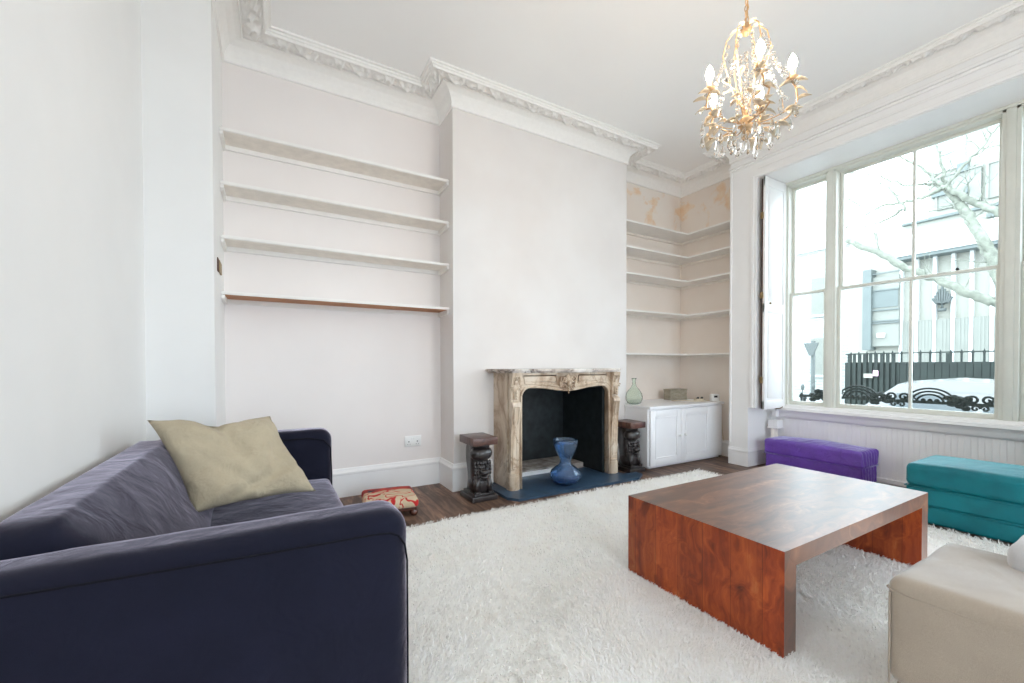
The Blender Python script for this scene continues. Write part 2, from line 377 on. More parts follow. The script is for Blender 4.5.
# sweep along an axis-aligned polyline; interior on the right of travel
def offs(path, scl, d, i0, i1, closed=False):
    pts = []
    def off_line(i):
        a, b = Vector(path[i]), Vector(path[i+1]); t = (b-a).normalized(); nrm = Vector((t.y, -t.x)); return a+nrm*d*scl[i], t
    out = []
    for i in range(len(path)-1):
        p, t = off_line(i)
        # start
        if i > 0: q, tq = off_line(i-1); s = Vector((p.x if abs(t.y) > .5 else q.x, p.y if abs(t.x) > .5 else q.y))
        else: s = p
        if i < len(path)-2: q, tq = off_line(i+1); e = Vector((p.x if abs(t.y) > .5 else q.x, p.y if abs(t.x) > .5 else q.y))
        else: e = p+(Vector(path[i+1])-Vector(path[i]))
        out.append((s, e))
    return out
CP = [(LX, YN), (LX, 3.25), (-.31, 3.25), (-.31, 3.91), (1.44, 3.91), (1.44, 3.57), (3.60, 3.57), (3.60, 3.91), (4.98, 3.91), (4.98, 2.97), (RX, 2.97), (RX, YN)]
CS = [.33, .33, .33, .33, .30, .27, .27, .27, .27, .22, .20]
prof = [(0, 3.485), (.05, 3.487), (.06, 3.50), (.045, 3.505), (.05, 3.53), (.09, 3.565), (.17, 3.60), (.30, 3.622), (.40, 3.63), (.42, 3.618), (.44, 3.618), (.45, 3.632)]
prof2 = [(.43, 3.640), (.84, 3.640), (.84, 3.632), (.845, 3.612), (.88, 3.612), (.90, 3.628), (.93, 3.632), (.94, 3.645), (.99, 3.648), (1.0, 3.66)]
def frieze_h(s, t):
    """scrolling acanthus relief, s along (m), t across 0..1"""
    P = .20; k = math.floor(s/P); a = (s/P-k-.5)*P; flip = 1 if k % 2 == 0 else -1
    b = (t-.5)*.13*flip; x = a; yv = b-.012
    r = math.hypot(x, yv); th = math.atan2(yv, x)
    spiral = .5+.5*math.cos(th-r*110)
    v = spiral*max(0, 1-r/.07)**.5
    stem = math.exp(-((b+.035*math.cos(2*PI*a/P))/.010)**2)
    leaf = max(0, math.cos(th*5+r*40))*math.exp(-((r-.065)/.02)**2)
    e = min(1, min(t, 1-t)/.08)
    return e*(.034*v+.020*stem+.030*leaf)
cs = [[x for x in offs(CP, CS, d, 0, 0)] for d, z in prof]
c2 = [[x for x in offs(CP, CS, d, 0, 0)] for d, z in prof2]
names = {}
for i in range(len(CP)-1):
    mb = MB(); L = (Vector(CP[i+1])-Vector(CP[i])).length
    for pr, cc in ((prof, cs), (prof2, c2)):
        vs = []; 
        for (d, z), c in zip(pr, cc): vs += [(*c[i][0], z), (*c[i][1], z)]
        mb.add(vs, [(2*j, 2*j+1, 2*j+3, 2*j+2) for j in range(len(pr)-1)])
    o = mb.build('trim_%d' % (i+1), CORN); struct(o, None)
    # enriched frieze band
    if i in (0,): ns = 40
    s0 = .0
    nt = 16; step = .0085 if i in (2, 3, 4, 5, 6, 7, 8, 9) else .011
    ns = max(8, int(L/step)); 
    if i == 0 or i == 10: ns = int(min(L, 4.5)/.011)
    rows = []
    A = offs(CP, CS, .45, 0, 0)[i]; B = offs(CP, CS, .84, 0, 0)[i]
    vs = []; full = L
    for a in range(ns+1):
        fa = a/ns
        for b in range(nt+1):
            tb = b/nt; s = A[0].lerp(B[0], tb); e = A[1].lerp(B[1], tb)
            if i == 0: s = e.lerp(s, min(1, 4.5/L))
            if i == 10: e = s.lerp(e, min(1, 4.5/L))
            p = s.lerp(e, fa); LL = (e-s).length
            vs.append((p.x, p.y, 3.634-frieze_h((fa-.5)*LL, tb)*min(1, fa*LL/.025, (1-fa)*LL/.025)))
    fs = [(a*(nt+1)+b, a*(nt+1)+b+1, (a+1)*(nt+1)+b+1, (a+1)*(nt+1)+b) for a in range(ns) for b in range(nt)]
    fo = MB().add(vs, fs).build('acanthus_frieze', CORN, None, True); fo.parent = o
# architrave mouldings above the window, on the right wall
am = MB()
for z0, z1, d in ((3.40, 3.425, .035), (3.375, 3.40, .018), (3.30, 3.318, .012), (3.215, 3.245, .02)):
    am.box(RX-d, RX, YN, 2.97 if z0 > 3.3 else 2.66, z0, z1, .004, seg=1)
am.box(RX-.012, RX, 2.945, 2.97, .25, 3.37, .003, seg=1).box(RX-.018, RX, 2.69, 2.72, .67, 3.24, .004, seg=1).box(RX-.010, RX, 2.66, 2.69, .67, 3.24, .003, seg=1)
struct(am.build('trim_12', TRIM))
# skirting boards
def skirt(name, path, h=.25, mat=TRIM, sc=None):
    pr = [(.022, 0), (.022, h*.78), (.03, h*.8), (.03, h*.86), (.016, h*.93), (.010, h), (0, h)]
    L = [offs(path, sc or [1]*(len(path)-1), d, 0, 0) for d, z in pr]
    mb = MB()
    for i in range(len(path)-1):
        vs = []
        for (d, z), c in zip(pr, L): vs += [(*c[i][0], z), (*c[i][1], z)]
        mb.add(vs, [(2*j, 2*j+1, 2*j+3, 2*j+2) for j in range(len(pr)-1)])
    # close ends
    for e, side in ((0, 0), (len(path)-2, 1)):
        vs = [(*c[e][side], z) for (d, z), c in zip(pr, L)]+[(*Vector(path[0 if side == 0 else -1]), 0)]
        mb.add(vs, [tuple(range(len(vs)))])
    return struct(mb.build(name, mat))
skirt('baseboard_back', [(-.31, 3.25), (-.31, 3.91), (1.44, 3.91), (1.44, 3.57), (1.83, 3.57)])
skirt('baseboard_left', [(LX, YN), (LX, 3.25), (-.31, 3.25)])
skirt('baseboard_alcove', [(3.16, 3.57), (3.60, 3.57)])
skirt('baseboard_alcove_side', [(4.98, 3.90), (4.98, 2.97), (RX, 2.97), (RX, 2.75), (5.12, 2.75)], .20, sc=[1, .3, .3, .3])

# ------------------------------------------------------------------ front window
wn = bpy.data.objects.new('window_1', None); COL.objects.link(wn); wn['kind'] = 'structure'
XF = 5.10; XG = 5.16
ZS0, ZS1 = .70, 3.21
fr = MB()
fr.box(XF, XF+.14, 2.56, 2.66, .66, ZS1, .004).box(XF, XF+.14, .36, .46, .66, ZS1, .004)   # jambs
fr.box(XF, XF+.14, 2.10, 2.195, .66, ZS1, .005).box(XF, XF+.14, .86, .965, .66, ZS1, .005)   # mullions
fr.box(XF-.012, XF, 2.12, 2.175, .70, ZS1, .004).box(XF-.012, XF, .885, .94, .70, ZS1, .004)
fr.box(XF, XF+.14, .36, 2.66, 3.165, 3.215, .004)
fr.box(XF-.02, XF, .36, 2.66, 3.185, 3.21, .003).box(XF-.02, XF, 2.575, 2.60, .70, 3.2, .003)
fr.build('window_frame', FRAME, wn, angle=40)
def sash(y0, y1, z0, z1, x, st, rb, rt, bars, pane):
    s = MB(); s.box(x, x+.04, y0, y0+st, z0, z1, .004).box(x, x+.04, y1-st, y1, z0, z1, .004).box(x+.001, x+.039, y0+.01, y1-.01, z0, z0+rb, .004).box(x+.001, x+.039, y0+.01, y1-.01, z1-rt, z1, .004)
    for b in bars: s.box(x+.005, x+.035, b-.011, b+.011, z0+.01, z1-.01, .004)
    o = s.build('sash', FRAME, wn, angle=40)
    g = MB(); g.box(x+.018, x+.021, y0+st-.008, y1-st+.008, z0+rb-.008, z1-rt+.008)
    return o, g.build('pane', PANE, o)
for (y0, y1, bars) in ((2.195, 2.565, []), (.965, 2.10, [1.52]), (.455, .86, [])):
    lo = sash(y0, y1, .70, 1.965, XF+.045, .03, .045, .028, bars, 1)
    sash(y0, y1, 1.94, 3.17, XF+.09, .03, .03, .03, bars, 1)
    # catch and lift rings on the sash rails
    if len(bars):
        c = MB(); c.ball((XF+.06, 1.22, 1.978), .013, (1, 1, .8)).tube([(XF+.06, 1.22, 1.97), (XF+.05, 1.22, 1.99)], .008); c.build('sash_catch', BLACKP, lo[0], True)
# sill with moulded nosing
sl = MB(); sl.prism([(5.08, .70), (5.35, .70), (5.35, .62), (5.06, .62), (5.02, .64), (5.02, .665), (5.05, .68)], 'Y', .36, 2.66)
sl = MB()
sl.prism([(5.24, .70), (5.08, .70), (5.075, .672), (5.035, .668), (5.03, .64), (5.05, .625), (5.07, .60), (5.085, .565), (5.10, .55), (5.24, .55)], 'Y', .36, 2.66)
sl.build('window_sill', TRIM, wn)
struct(wn)
# unseen second front window, added to let more daylight into the room
w = MB()
for y in (-2.9, -2.3, -1.22, -.69): w.box(XF, XF+.1, y, y+.08, .62, 3.2)
w.box(XF, XF+.1, -2.9, -.62, .62, .72).box(XF, XF+.1, -2.9, -.62, 3.12, 3.2).box(XF, XF+.1, -2.9, -.62, 1.93, 1.97)
struct(w.build('window_4', FRAME))

# shutter leaf folded back against the reveal
sh = thing('window_shutter', 'white panelled shutter leaf folded back at the left end of the window', 'shutter', (4.66, 2.6, .665))
def leaf(xa, xb, y0, y1, z0, z1):
    s = MB(); st = .05
    s.box(xa, xa+st, y0, y1, z0, z1, .003).box(xb-st, xb, y0, y1, z0, z1, .003)
    for a, b in ((z0, z0+.09), (z0+1.06, z0+1.16), (z1-.10, z1)): s.box(xa, xb, y0+.001, y1-.001, a, b, .003)
    s.box(xa+.02, xb-.02, y0+.010, y1-.008, z0+.02, z1-.02)
    for a, b in ((z0+.12, z0+1.03), (z0+1.19, z1-.13)): s.box(xa+st+.03, xb-st-.03, y0+.004, y0+.012, a, b, .004)
    return s
leaf(4.665, 5.09, 2.578, 2.602, .665, 3.206).build('shutter_panel', TRIM, sh, angle=40)
leaf(4.70, 5.09, 2.612, 2.634, .665, 3.20).build('rear_leaf', BROWNHOLE, sh, angle=40)
MB().ball((4.76, 2.568, 1.83), .011).tube([(4.76, 2.578, 1.83), (4.76, 2.565, 1.83)], .006).build('knob', BRASS, sh, True)
for z in (.95, 1.88, 2.75):
    MB().box(4.655, 4.672, 2.595, 2.625, z, z+.07, .002).build('hinge', BRASS, sh)
# small valve box and pipe in the corner under the sill
vb = thing('pipe_valve_box', 'small white box with grey pipe cover in corner below window sill', 'valve box', (5.02, 2.64, .30))
MB().box(4.97, 5.09, 2.60, 2.70, .44, .52, .006).build('cover', TRIM, vb)
MB().box(4.99, 5.05, 2.62, 2.67, .56, .64, .006).build('valve_head', TRIM, vb); MB().box(4.965, 5.095, 2.595, 2.71, .425, .44, .003).build('bracket', TRIM, vb)
[MB().tube([(q, 2.66, .0), (q, 2.66, .43)], .022, 12).build('pipe', UNDER, vb, True) for q in (5.0, 5.06)]
MB().tube([(5.02, 2.645, .64), (5.0, 2.62, .655), (4.99, 2.58, .66), (4.985, 2.55, .68)], .005).build('hook', BRASS, vb, True)

# ------------------------------------------------------------------ shelves
lab = {2.871: 'topmost long white shelf in the left recess', 2.485: 'second white shelf from the top in the left recess',
       2.097: 'third white shelf from the top in the left recess', 1.691: 'lowest shelf in the left recess, bare brown underside'}
for z, lb in lab.items():
    t = thing('wall_shelf', lb, 'shelf', (.57, 3.91, z-.02), 'long shelves in the left recess')
    b = MB(); b.box(-.308, 1.438, 3.66, 3.908, z-.022, z, .002, seg=1); b.build('board', SHELF, t)
    u = MB(); u.box(-.30, 1.43, 3.675, 3.905, z-.025, z-.022); u.build('underside', RAWPLY if z < 1.8 else UNDER, t)
    for xa, xb in ((-.308, -.288), (1.418, 1.438)):
        MB().prism([(3.66, z-.025), (3.908, z-.025), (3.908, z-.065), (3.69, z-.065), (3.66, z-.05)], 'X', xa, xb).build('side_batten', SHELF, t)
    MB().box(-.288, 1.418, 3.89, 3.908, z-.06, z-.025).build('rear_batten', SHELF, t)
for z, lb in ((2.87, 'uppermost'), (2.565, 'second highest'), (2.255, 'middle'), (1.815, 'second lowest'), (1.30, 'lowest')):
    t = thing('corner_shelf', lb+' L-shaped white shelf in the alcove over the low cabinet', 'shelf', (5.0, 3.85, z-.02), 'L-shaped alcove shelves')
    pts = [(3.602, 3.908), (3.602, 3.6), (4.72, 3.6), (4.72, 2.972), (4.978, 2.972), (4.978, 3.908)]
    MB().prism(pts, 'Z', z-.02, z).build('board', SHELF, t)
    MB().box(3.602, 4.96, 3.888, 3.908, z-.05, z-.02).build('rear_batten', UNDER, t)
    MB().box(4.96, 4.978, 2.972, 3.908, z-.05, z-.02).build('side_batten', UNDER, t)

# ------------------------------------------------------------------ cabinet
cb = thing('low_cabinet', 'white two-door cupboard built into the alcove under the L-shaped shelves', 'cabinet', (4.2, 3.2, 0))
b = MB(); b.box(3.605, 4.87, 3.56, 3.905, .03, .668).box(3.572, 4.87, 3.225, 3.56, .03, .668).box(3.62, 4.87, 3.25, 3.9, 0, .03); b.build('body', CAB, cb)
MB().box(3.602, 4.89, 3.56, 3.907, .668, .695).box(3.565, 4.89, 3.185, 3.5605, .668, .695, .003, seg=1).build('cabinet_top', CAB, cb)
MB().box(4.66, 4.87, 3.205, 3.225, .03, .655, .002).build('filler_panel', CAB, cb)
def cdoor(xa, xb, kx):
    d = MB(); y0, y1 = 3.198, 3.222
    st = .075
    d.box(xa, xa+st, y0, y1, .035, .65, .002).box(xb-st, xb, y0, y1, .035, .65, .002).box(xa+st-.002, xb-st+.002, y0, y1, .035, .035+st, .002).box(xa+st-.002, xb-st+.002, y0, y1, .65-st, .65, .002)
    d.box(xa+.05, xb-.05, y0+.011, y1-.002, .08, .6)
    for a, bb, c, dd in ((xa+st, xa+st+.012, .11, .575), (xb-st-.012, xb-st, .11, .575), (xa+st, xb-st, .11, .122), (xa+st, xb-st, .563, .575)): d.box(a, bb, y0-.004, y0+.012, c, dd, .002, seg=1)
    o = d.build('door', CAB, cb, angle=40)
    MB().ball((kx, 3.176, .345), .015).tube([(kx, 3.198, .345), (kx, 3.18, .345)], .007).build('knob', PLASTIC, o, True)
    return o
cdoor(3.595, 4.105, 4.065); cdoor(4.11, 4.65, 4.155)
for o in [c for c in bpy.data.objects if c.name.startswith('knob') and c.parent and c.parent.name.startswith('door')]: o.location = (0, 0, 0)

# things on the cabinet
bt = MB(); pr = [(0, .002), (.05, .002), (.078, .015), (.095, .06), (.097, .095), (.088, .13), (.062, .17), (.036, .20), (.024, .225), (.020, .25), (.020, .285), (.028, .30), (.030, .305), (.025, .305), (.016, .288), (.015, .25), (.019, .225), (.031, .198), (.057, .166), (.083, .128), (.091, .095), (.089, .062), (.072, .02), (.045, .009), (0, .009)]
o = bt.lathe(pr, (3.675, 3.52, .695), 40, close=False).build('glass_bottle', BOTG, None, True); tag(o, 'pale green glass carboy bottle standing at the left end of the white cabinet', 'bottle')
gb = thing('storage_box', 'grey weathered square box at the back corner of the white cabinet', 'box', (4.66, 3.72, .695))
R = Matrix.Translation((4.62, 3.70, .695)) @ Matrix.Rotation(-.12, 4, 'Z')
bb = MB()
bb.box(-.14, .14, -.06, .06, 0.001, .128, .003, R); bb.build('box_body', TIN, gb)
bb = MB(); bb.box(-.144, .144, -.064, .064, .128, .142, .003, R); bb.build('lid', TIN, gb)
for k in (1, 2):  pass
r_ = thing('thermostat', 'small white thermostat with dark display on the right of the cabinet top', 'thermostat', (4.77, 3.38, .695))
R = Matrix.Translation((4.80, 3.26, .696)) @ Matrix.Rotation(-.25, 4, 'Z')
MB().box(-.06, .06, -.025, .025, 0.01, .095, .012, R, seg=3).build('housing', PLASTIC, r_, angle=40)
MB().box(-.028, .022, -.0275, -.024, .050, .075, .001, R).build('display', BLACKP, r_)
MB().box(-.045, .045, -.03, .03, 0.001, .012, .003, R).build('stand', PLASTIC, r_)
r_ = thing('plug_adapter', 'beige plug adapter with two dark sockets lying beside the grey box', 'adapter', (4.60, 3.45, .695))
R = Matrix.Translation((4.66, 3.38, .696)) @ Matrix.Rotation(-.3, 4, 'Z')
MB().box(-.055, .055, -.025, .025, 0, .035, .006, R).build('housing', CABLE, r_, angle=40)
for k in (-1, 1): MB().tube([R @ Vector((k*.028, -.02, .045)), R @ Vector((k*.028, -.03, .045))], .013, 12).tube([R @ Vector((k*.028, 0, .03)), R @ Vector((k*.028, -.02, .045))], .012, 10).build('socket', BLACKP, r_, True)
o = MB().tube([(4.36, 3.55, .703), (4.42, 3.48, .706), (4.5, 3.52, .703), (4.56, 3.34, .703), (4.64, 3.30, .703), (4.72, 3.32, .703), (4.84, 3.33, .703), (4.90, 3.30, .70), (4.925, 3.27, .62), (4.93, 3.25, .45), (4.92, 3.23, .3), (4.93, 3.22, .22), (4.945, 3.23, .20), (4.95, 3.24, .23)], .005, 8).build('power_cable', CABLE, None, True)
tag(o, 'cream cable trailing across the cabinet top and hanging down its right side', 'cable')
o = MB().tube([(4.85, 3.36, .703), (4.93, 3.33, .70), (4.95, 3.30, .66), (4.955, 3.30, .45), (4.955, 3.3, .012), (4.95, 3.36, .012)], .0045, 8).build('telephone_cable', UNDER, None, True)
tag(o, 'thin grey cable dropping from the cabinet edge to the floor beside alcove wall', 'cable')

# ------------------------------------------------------------------ fireplace
fp = thing('fireplace_surround', 'carved cream marble fireplace surround with serpentine mantel shelf', 'fireplace', (2.455, 3.4, 0))
XL, XR, YF = 1.845, 3.15, 3.255
XMID = 2.4975
def opening(n=18):
    xm = XMID; pts = []
    xl = 1.965
    pts.append((xl, .025)); pts.append((xl, .80))
    for k in range(1, 9):
        a = PI-PI/2*k/8; pts.append((xl+.10+.10*math.cos(a), .852+.10*math.sin(a)))
    for k in range(1, n+1):
        t = k/n; x = xl+.10+(xm-xl-.10)*t; z = .952-.040*(.5-.5*math.cos(PI*t**1.15)) ; pts.append((x, z))
    right = [(2*xm-x, z) for x, z in pts[:-1]][::-1]
    return pts+right
OP = opening()
top = 1.082
# frieze + jamb front slab with the opening cut out (triangulated strip between the curve and outline)
def slab(y0, y1, inner, x0, x1, zt, zb=.025):
    mb = MB(); n = len(inner); outer = []
    for i, (x, z) in enumerate(inner):
        if z < .80 and x < 2.4: outer.append((x0, z))
        elif z < .80: outer.append((x1, z))
        else:
            # radial spread to the outline
            t = (x-inner[1][0])/(inner[-2][0]-inner[1][0]); outer.append((x0+(x1-x0)*t, zt))
    outer[1] = (x0, .80); outer[-2] = (x1, .80)
    o2 = []; i2 = []
    for i in range(n):
        i2.append(inner[i]); o2.append(outer[i])
        if i == 1: i2.append(inner[1]); o2.append((x0, zt))
        if i == n-3: i2.append(inner[-2]); o2.append((x1, zt))
    m = len(i2); vs = []
    for (a, b) in zip(i2, o2):
        vs += [(a[0], y0, a[1]), (b[0], y0, b[1]), (a[0], y1, a[1]), (b[0], y1, b[1])]
    fs = []
    for i in range(m-1):
        p, q = 4*i, 4*(i+1); fs += [(p, q, q+1, p+1), (p+2, p+3, q+3, q+2), (p, p+2, q+2, q), (p+1, q+1, q+3, p+3)]
    fs += [(0, 1, 3, 2), (4*(m-1), 4*(m-1)+2, 4*(m-1)+3, 4*(m-1)+1)]
    return mb.add(vs, fs)
slab(YF, YF+.05, OP, XL+.03, XR-.03, top).build('frieze', MARBLE, fp)
MB().box(XL+.005, XL+.105, YF+.045, 3.57, .025, top, .004).build('side_return', MARBLE, fp); MB().box(XR-.105, XR-.005, YF+.045, 3.57, .025, top, .004).build('side_return', MARBLE, fp)
# mouldings framing the opening
md = MB()
md.tube([(x, YF-.004, z) for x, z in OP], .012, 8)
OP2 = [(XMID+(x-XMID)*1.075, .94+(z-.94)+.030 if z > .8 else z) for x, z in OP]
md.tube([(x, YF-.002, z) for x, z in OP2], .007, 8)
md.build('opening_moulding', MARBLE, fp, True)
# sunk panel edging on the frieze
for sgn in (-1, 1):
    pn = MB(); pp = []
    for k in range(15):
        t = k/14; x = XMID+sgn*(.13+.36*t); pp.append((x, YF-.003, .985+.022*math.sin(PI*min(1, t*1.2))+(.0 if t < .1 else .0)))
    pp += [(XMID+sgn*.50, YF-.003, 1.055), (XMID+sgn*.14, YF-.003, 1.055)]
    pn.tube(pp, .006, 6, closed=True); pn.build('frieze_moulding', MARBLE, fp, True)
# consoles / pilasters
for sgn, xc in ((-1, 1.895), (1, 3.10)):
    j = MB()
    # swelling pilaster body (side profile in Y-Z)
    py = [(YF+.02, .17), (YF-.012, .17), (YF-.016, .30), (YF-.02, .50), (YF-.034, .66), (YF-.052, .78), (YF-.045, .815), (YF-.02, .83), (YF-.02, .845), (YF+.02, .845)]
    j.prism([(a, b) for a, b in py], 'X', xc-.042, xc+.042)
    j.prism([(YF+.02, .85), (YF-.022, .85), (YF-.026, .95), (YF-.05, 1.04), (YF-.055, 1.082), (YF+.02, 1.082)], 'X', xc-.045, xc+.045)
    j.build('pilaster', MARBLE, fp)
    mm = MB(); pl = []
    for k in range(21):
        t = k/20; z = .22+.56*t; w = .026*(1-.25*math.sin(PI*t)) if True else .026
        yy = YF-.014-(.012*max(0, t-.4)/.6 if t < .75 else .02+.02*(t-.75)/.25); pl.append((xc-w, yy-.004, z))
    pr_ = [(2*xc-a, b, c) for a, b, c in pl][::-1]
    mm.tube(pl+pr_, .005, 6, closed=True)
    # bell-flower drop inside the panel
    for k in range(5): mm.ball((xc, YF-.030+.002*k, .70-.05*k), .014-.002*k, (1, .6, 1.5), 8)
    mm.build('panel_moulding', MARBLE, fp, True)
    pb = MB(); rr = []
    for k in range(9): a = PI+PI*k/8; rr.append((xc+.055*math.cos(a), YF+.0+.035*math.sin(a)))
    pb.prism([(xc-.055, YF+.05)]+rr+[(xc+.055, YF+.05)], 'Z', .025, .15); 
    pb.prism([(xc-.048, YF+.05)]+[(xc+.048*(x-xc)/.055, (y-YF)*.85+YF) for x, y in rr]+[(xc+.048, YF+.05)], 'Z', .15, .175)
    pb.build('base_block', MARBLE, fp)
    cv = MB(); cv.box(xc-.02, xc+.02, YF-.046, YF-.02, .85, 1.03, .004)
    for k in range(7):
        a = (k-3)*.42; L = .045+.012*math.cos(a)
        R = Matrix.Rotation(a, 4, 'Y'); cv.ball(Vector((xc, YF-.042, .975))+R @ Vector((0, 0, -.035)), .013, (.7, .55, 2.4), 8, R)
    for k in range(3): cv.ball((xc, YF-.052, .91-.028*k), .016-.003*k, (1, .6, 1.2), 8)
    for q in (-1, 1): cv.tube([(xc+q*(.012+.016*math.cos(t)), YF-.056, 1.035+.016*math.sin(t)) for t in [x*.5 for x in range(11)]], .006, 6)
    cv.build('corner_carving', MARBLE, fp, True)
# central shell cartouche
cv = MB(); X0, Z0, Y0 = XMID, .975, YF-.015
for k in range(9):
    a = (k-4)*.36; R = Matrix.Rotation(a, 4, 'Y'); cv.ball(Vector((X0, Y0, Z0+.01))+R @ Vector((0, 0, .045)), .014, (.75, .8, 2.6), 8, R)
cv.ball((X0, Y0-.012, Z0-.005), .026, (1, .7, 1.1), 10)
for q in (-1, 1):
    cv.tube([(X0+q*(.075-.028*math.cos(t)*(1-t/9)), Y0-.004, Z0+.035+.034*math.sin(t)*(1-t/9)) for t in [x*.45 for x in range(16)]], .008, 6)
    cv.tube([(X0+q*(.05+.022*math.cos(t)), Y0-.004, Z0-.035+.022*math.sin(t)) for t in [x*.5 for x in range(12)]], .007, 6)
    for k in range(4):
        R = Matrix.Rotation(q*(1.3+.35*k), 4, 'Y'); cv.ball(Vector((X0+q*.055, Y0, Z0-.0))+R @ Vector((0, 0, .035)), .010, (.8, .7, 2.4), 8, R)
for k in range(3): cv.ball((X0, Y0-.006, Z0-.045-.022*k), .014-.003*k, (1, .7, 1.1), 8)
cv.build('shell_carving', MARBLE, fp, True)
# serpentine shelf
sp = []
N = 60
def shelf_front(t, e=0):
    x = 1.765+1.44*t; y = 3.215-.045*math.exp(-((t-.5)/.16)**2)-.035*(math.exp(-((t-.10)/.07)**2)+math.exp(-((t-.90)/.07)**2))
    if t < .045: y += .09*(1-t/.045)**2
    if t > .955: y += .09*((t-.955)/.045)**2
    return x, y
ms = MB()
for (z0, z1, e) in ((1.100, 1.118, 0), (1.090, 1.100, .012), (1.082, 1.090, .024)):
    fr_ = [shelf_front(k/N) for k in range(N+1)]
    fr_ = [(2.485+(x-2.485)*(1-e/.7), y+e) for x, y in fr_]
    ms.prism([(fr_[0][0], 3.57)]+fr_+[(fr_[-1][0], 3.57)], 'Z', z0, z1)
def _mt():
    t = NT('dark_veined_shelf_marble'); v = t.coord(); a = t.noise(v, 6, 8, .65, 1.2)
    t.base(t.ramp(a, [(.35, lin((86, 70, 62))), (.5, lin((186, 172, 160))), (.7, lin((226, 216, 206)))])); t.b.inputs['Roughness'].default_value = .2; return t.m
ms.build('mantel_shelf', _mt(), fp)
# firebox
fb = thing('firebox', 'black iron-lined firebox recess inside the marble surround', 'firebox', (2.455, 3.7, 0))
f = MB(); f.box(1.955, 1.97, 3.31, 4.04, .02, 1.0).box(3.01, 3.025, 3.31, 3.50, .02, 1.0).box(3.018, 3.028, 3.50, 4.04, .02, 1.0).box(1.965, 3.02, 4.02, 4.04, .02, 1.0).box(1.965, 3.02, 3.31, 4.04, .975, 1.0)
f.build('lining', IRON, fb)
MB().box(1.975, 3.01, 3.308, 3.33, .925, .975).box(2.995, 3.012, 3.308, 3.33, .03, .925).box(1.972, 1.985, 3.308, 3.33, .03, .925).build('inner_frame', IRON, fb)
MB().box(1.975, 3.0, 3.62, 4.015, .0, .075, .004).build('back_hearth', SOOT, fb)
MB().box(1.975, 2.6, 3.60, 3.622, .0, .06).build('kerb', TRIM, fb)
hs = MB(); hp = [(1.80, 3.569), (1.74, 3.50), (1.735, 3.09), (1.80, 3.00), (3.19, 2.975), (3.31, 3.07), (3.30, 3.20), (3.125, 3.24), (3.125, 3.569)]
hp = [(1.82, 3.568), (1.80, 3.46), (1.735, 3.44), (1.735, 3.10), (1.80, 3.01), (3.19, 2.985), (3.33, 3.07), (3.33, 3.16), (3.16, 3.17), (3.16, 3.568), (3.0, 3.568), (3.0, 3.60), (1.96, 3.60), (1.96, 3.568)]
o = hs.prism(hp, 'Z', 0.001, .024).build('hearth_slab', SLATE); tag(o, 'dark blue-grey slate hearth slab with clipped corners in front of the fireplace', 'hearth')
# vase
pr = [(0, .001), (.06, .001), (.105, .02), (.135, .06), (.142, .095), (.128, .135), (.09, .17), (.058, .195), (.049, .22), (.053, .25), (.072, .29), (.094, .34), (.107, .39), (.110, .44), (.106, .445), (.101, .44), (.098, .39), (.085, .342), (.063, .293), (.044, .252), (.040, .22), (.050, .19), (.085, .162), (.120, .130), (.133, .095), (.126, .063), (.10, .03), (.06, .018), (0, .02)]
pr = [(r*1.06, z*.955) for r, z in pr]
o = MB().lathe(pr, (2.42, 3.185, .0245), 56, close=False).build('glass_vase', VASEG, None, True); tag(o, 'pale blue hourglass-shaped glass vase standing on the slate hearth', 'vase')

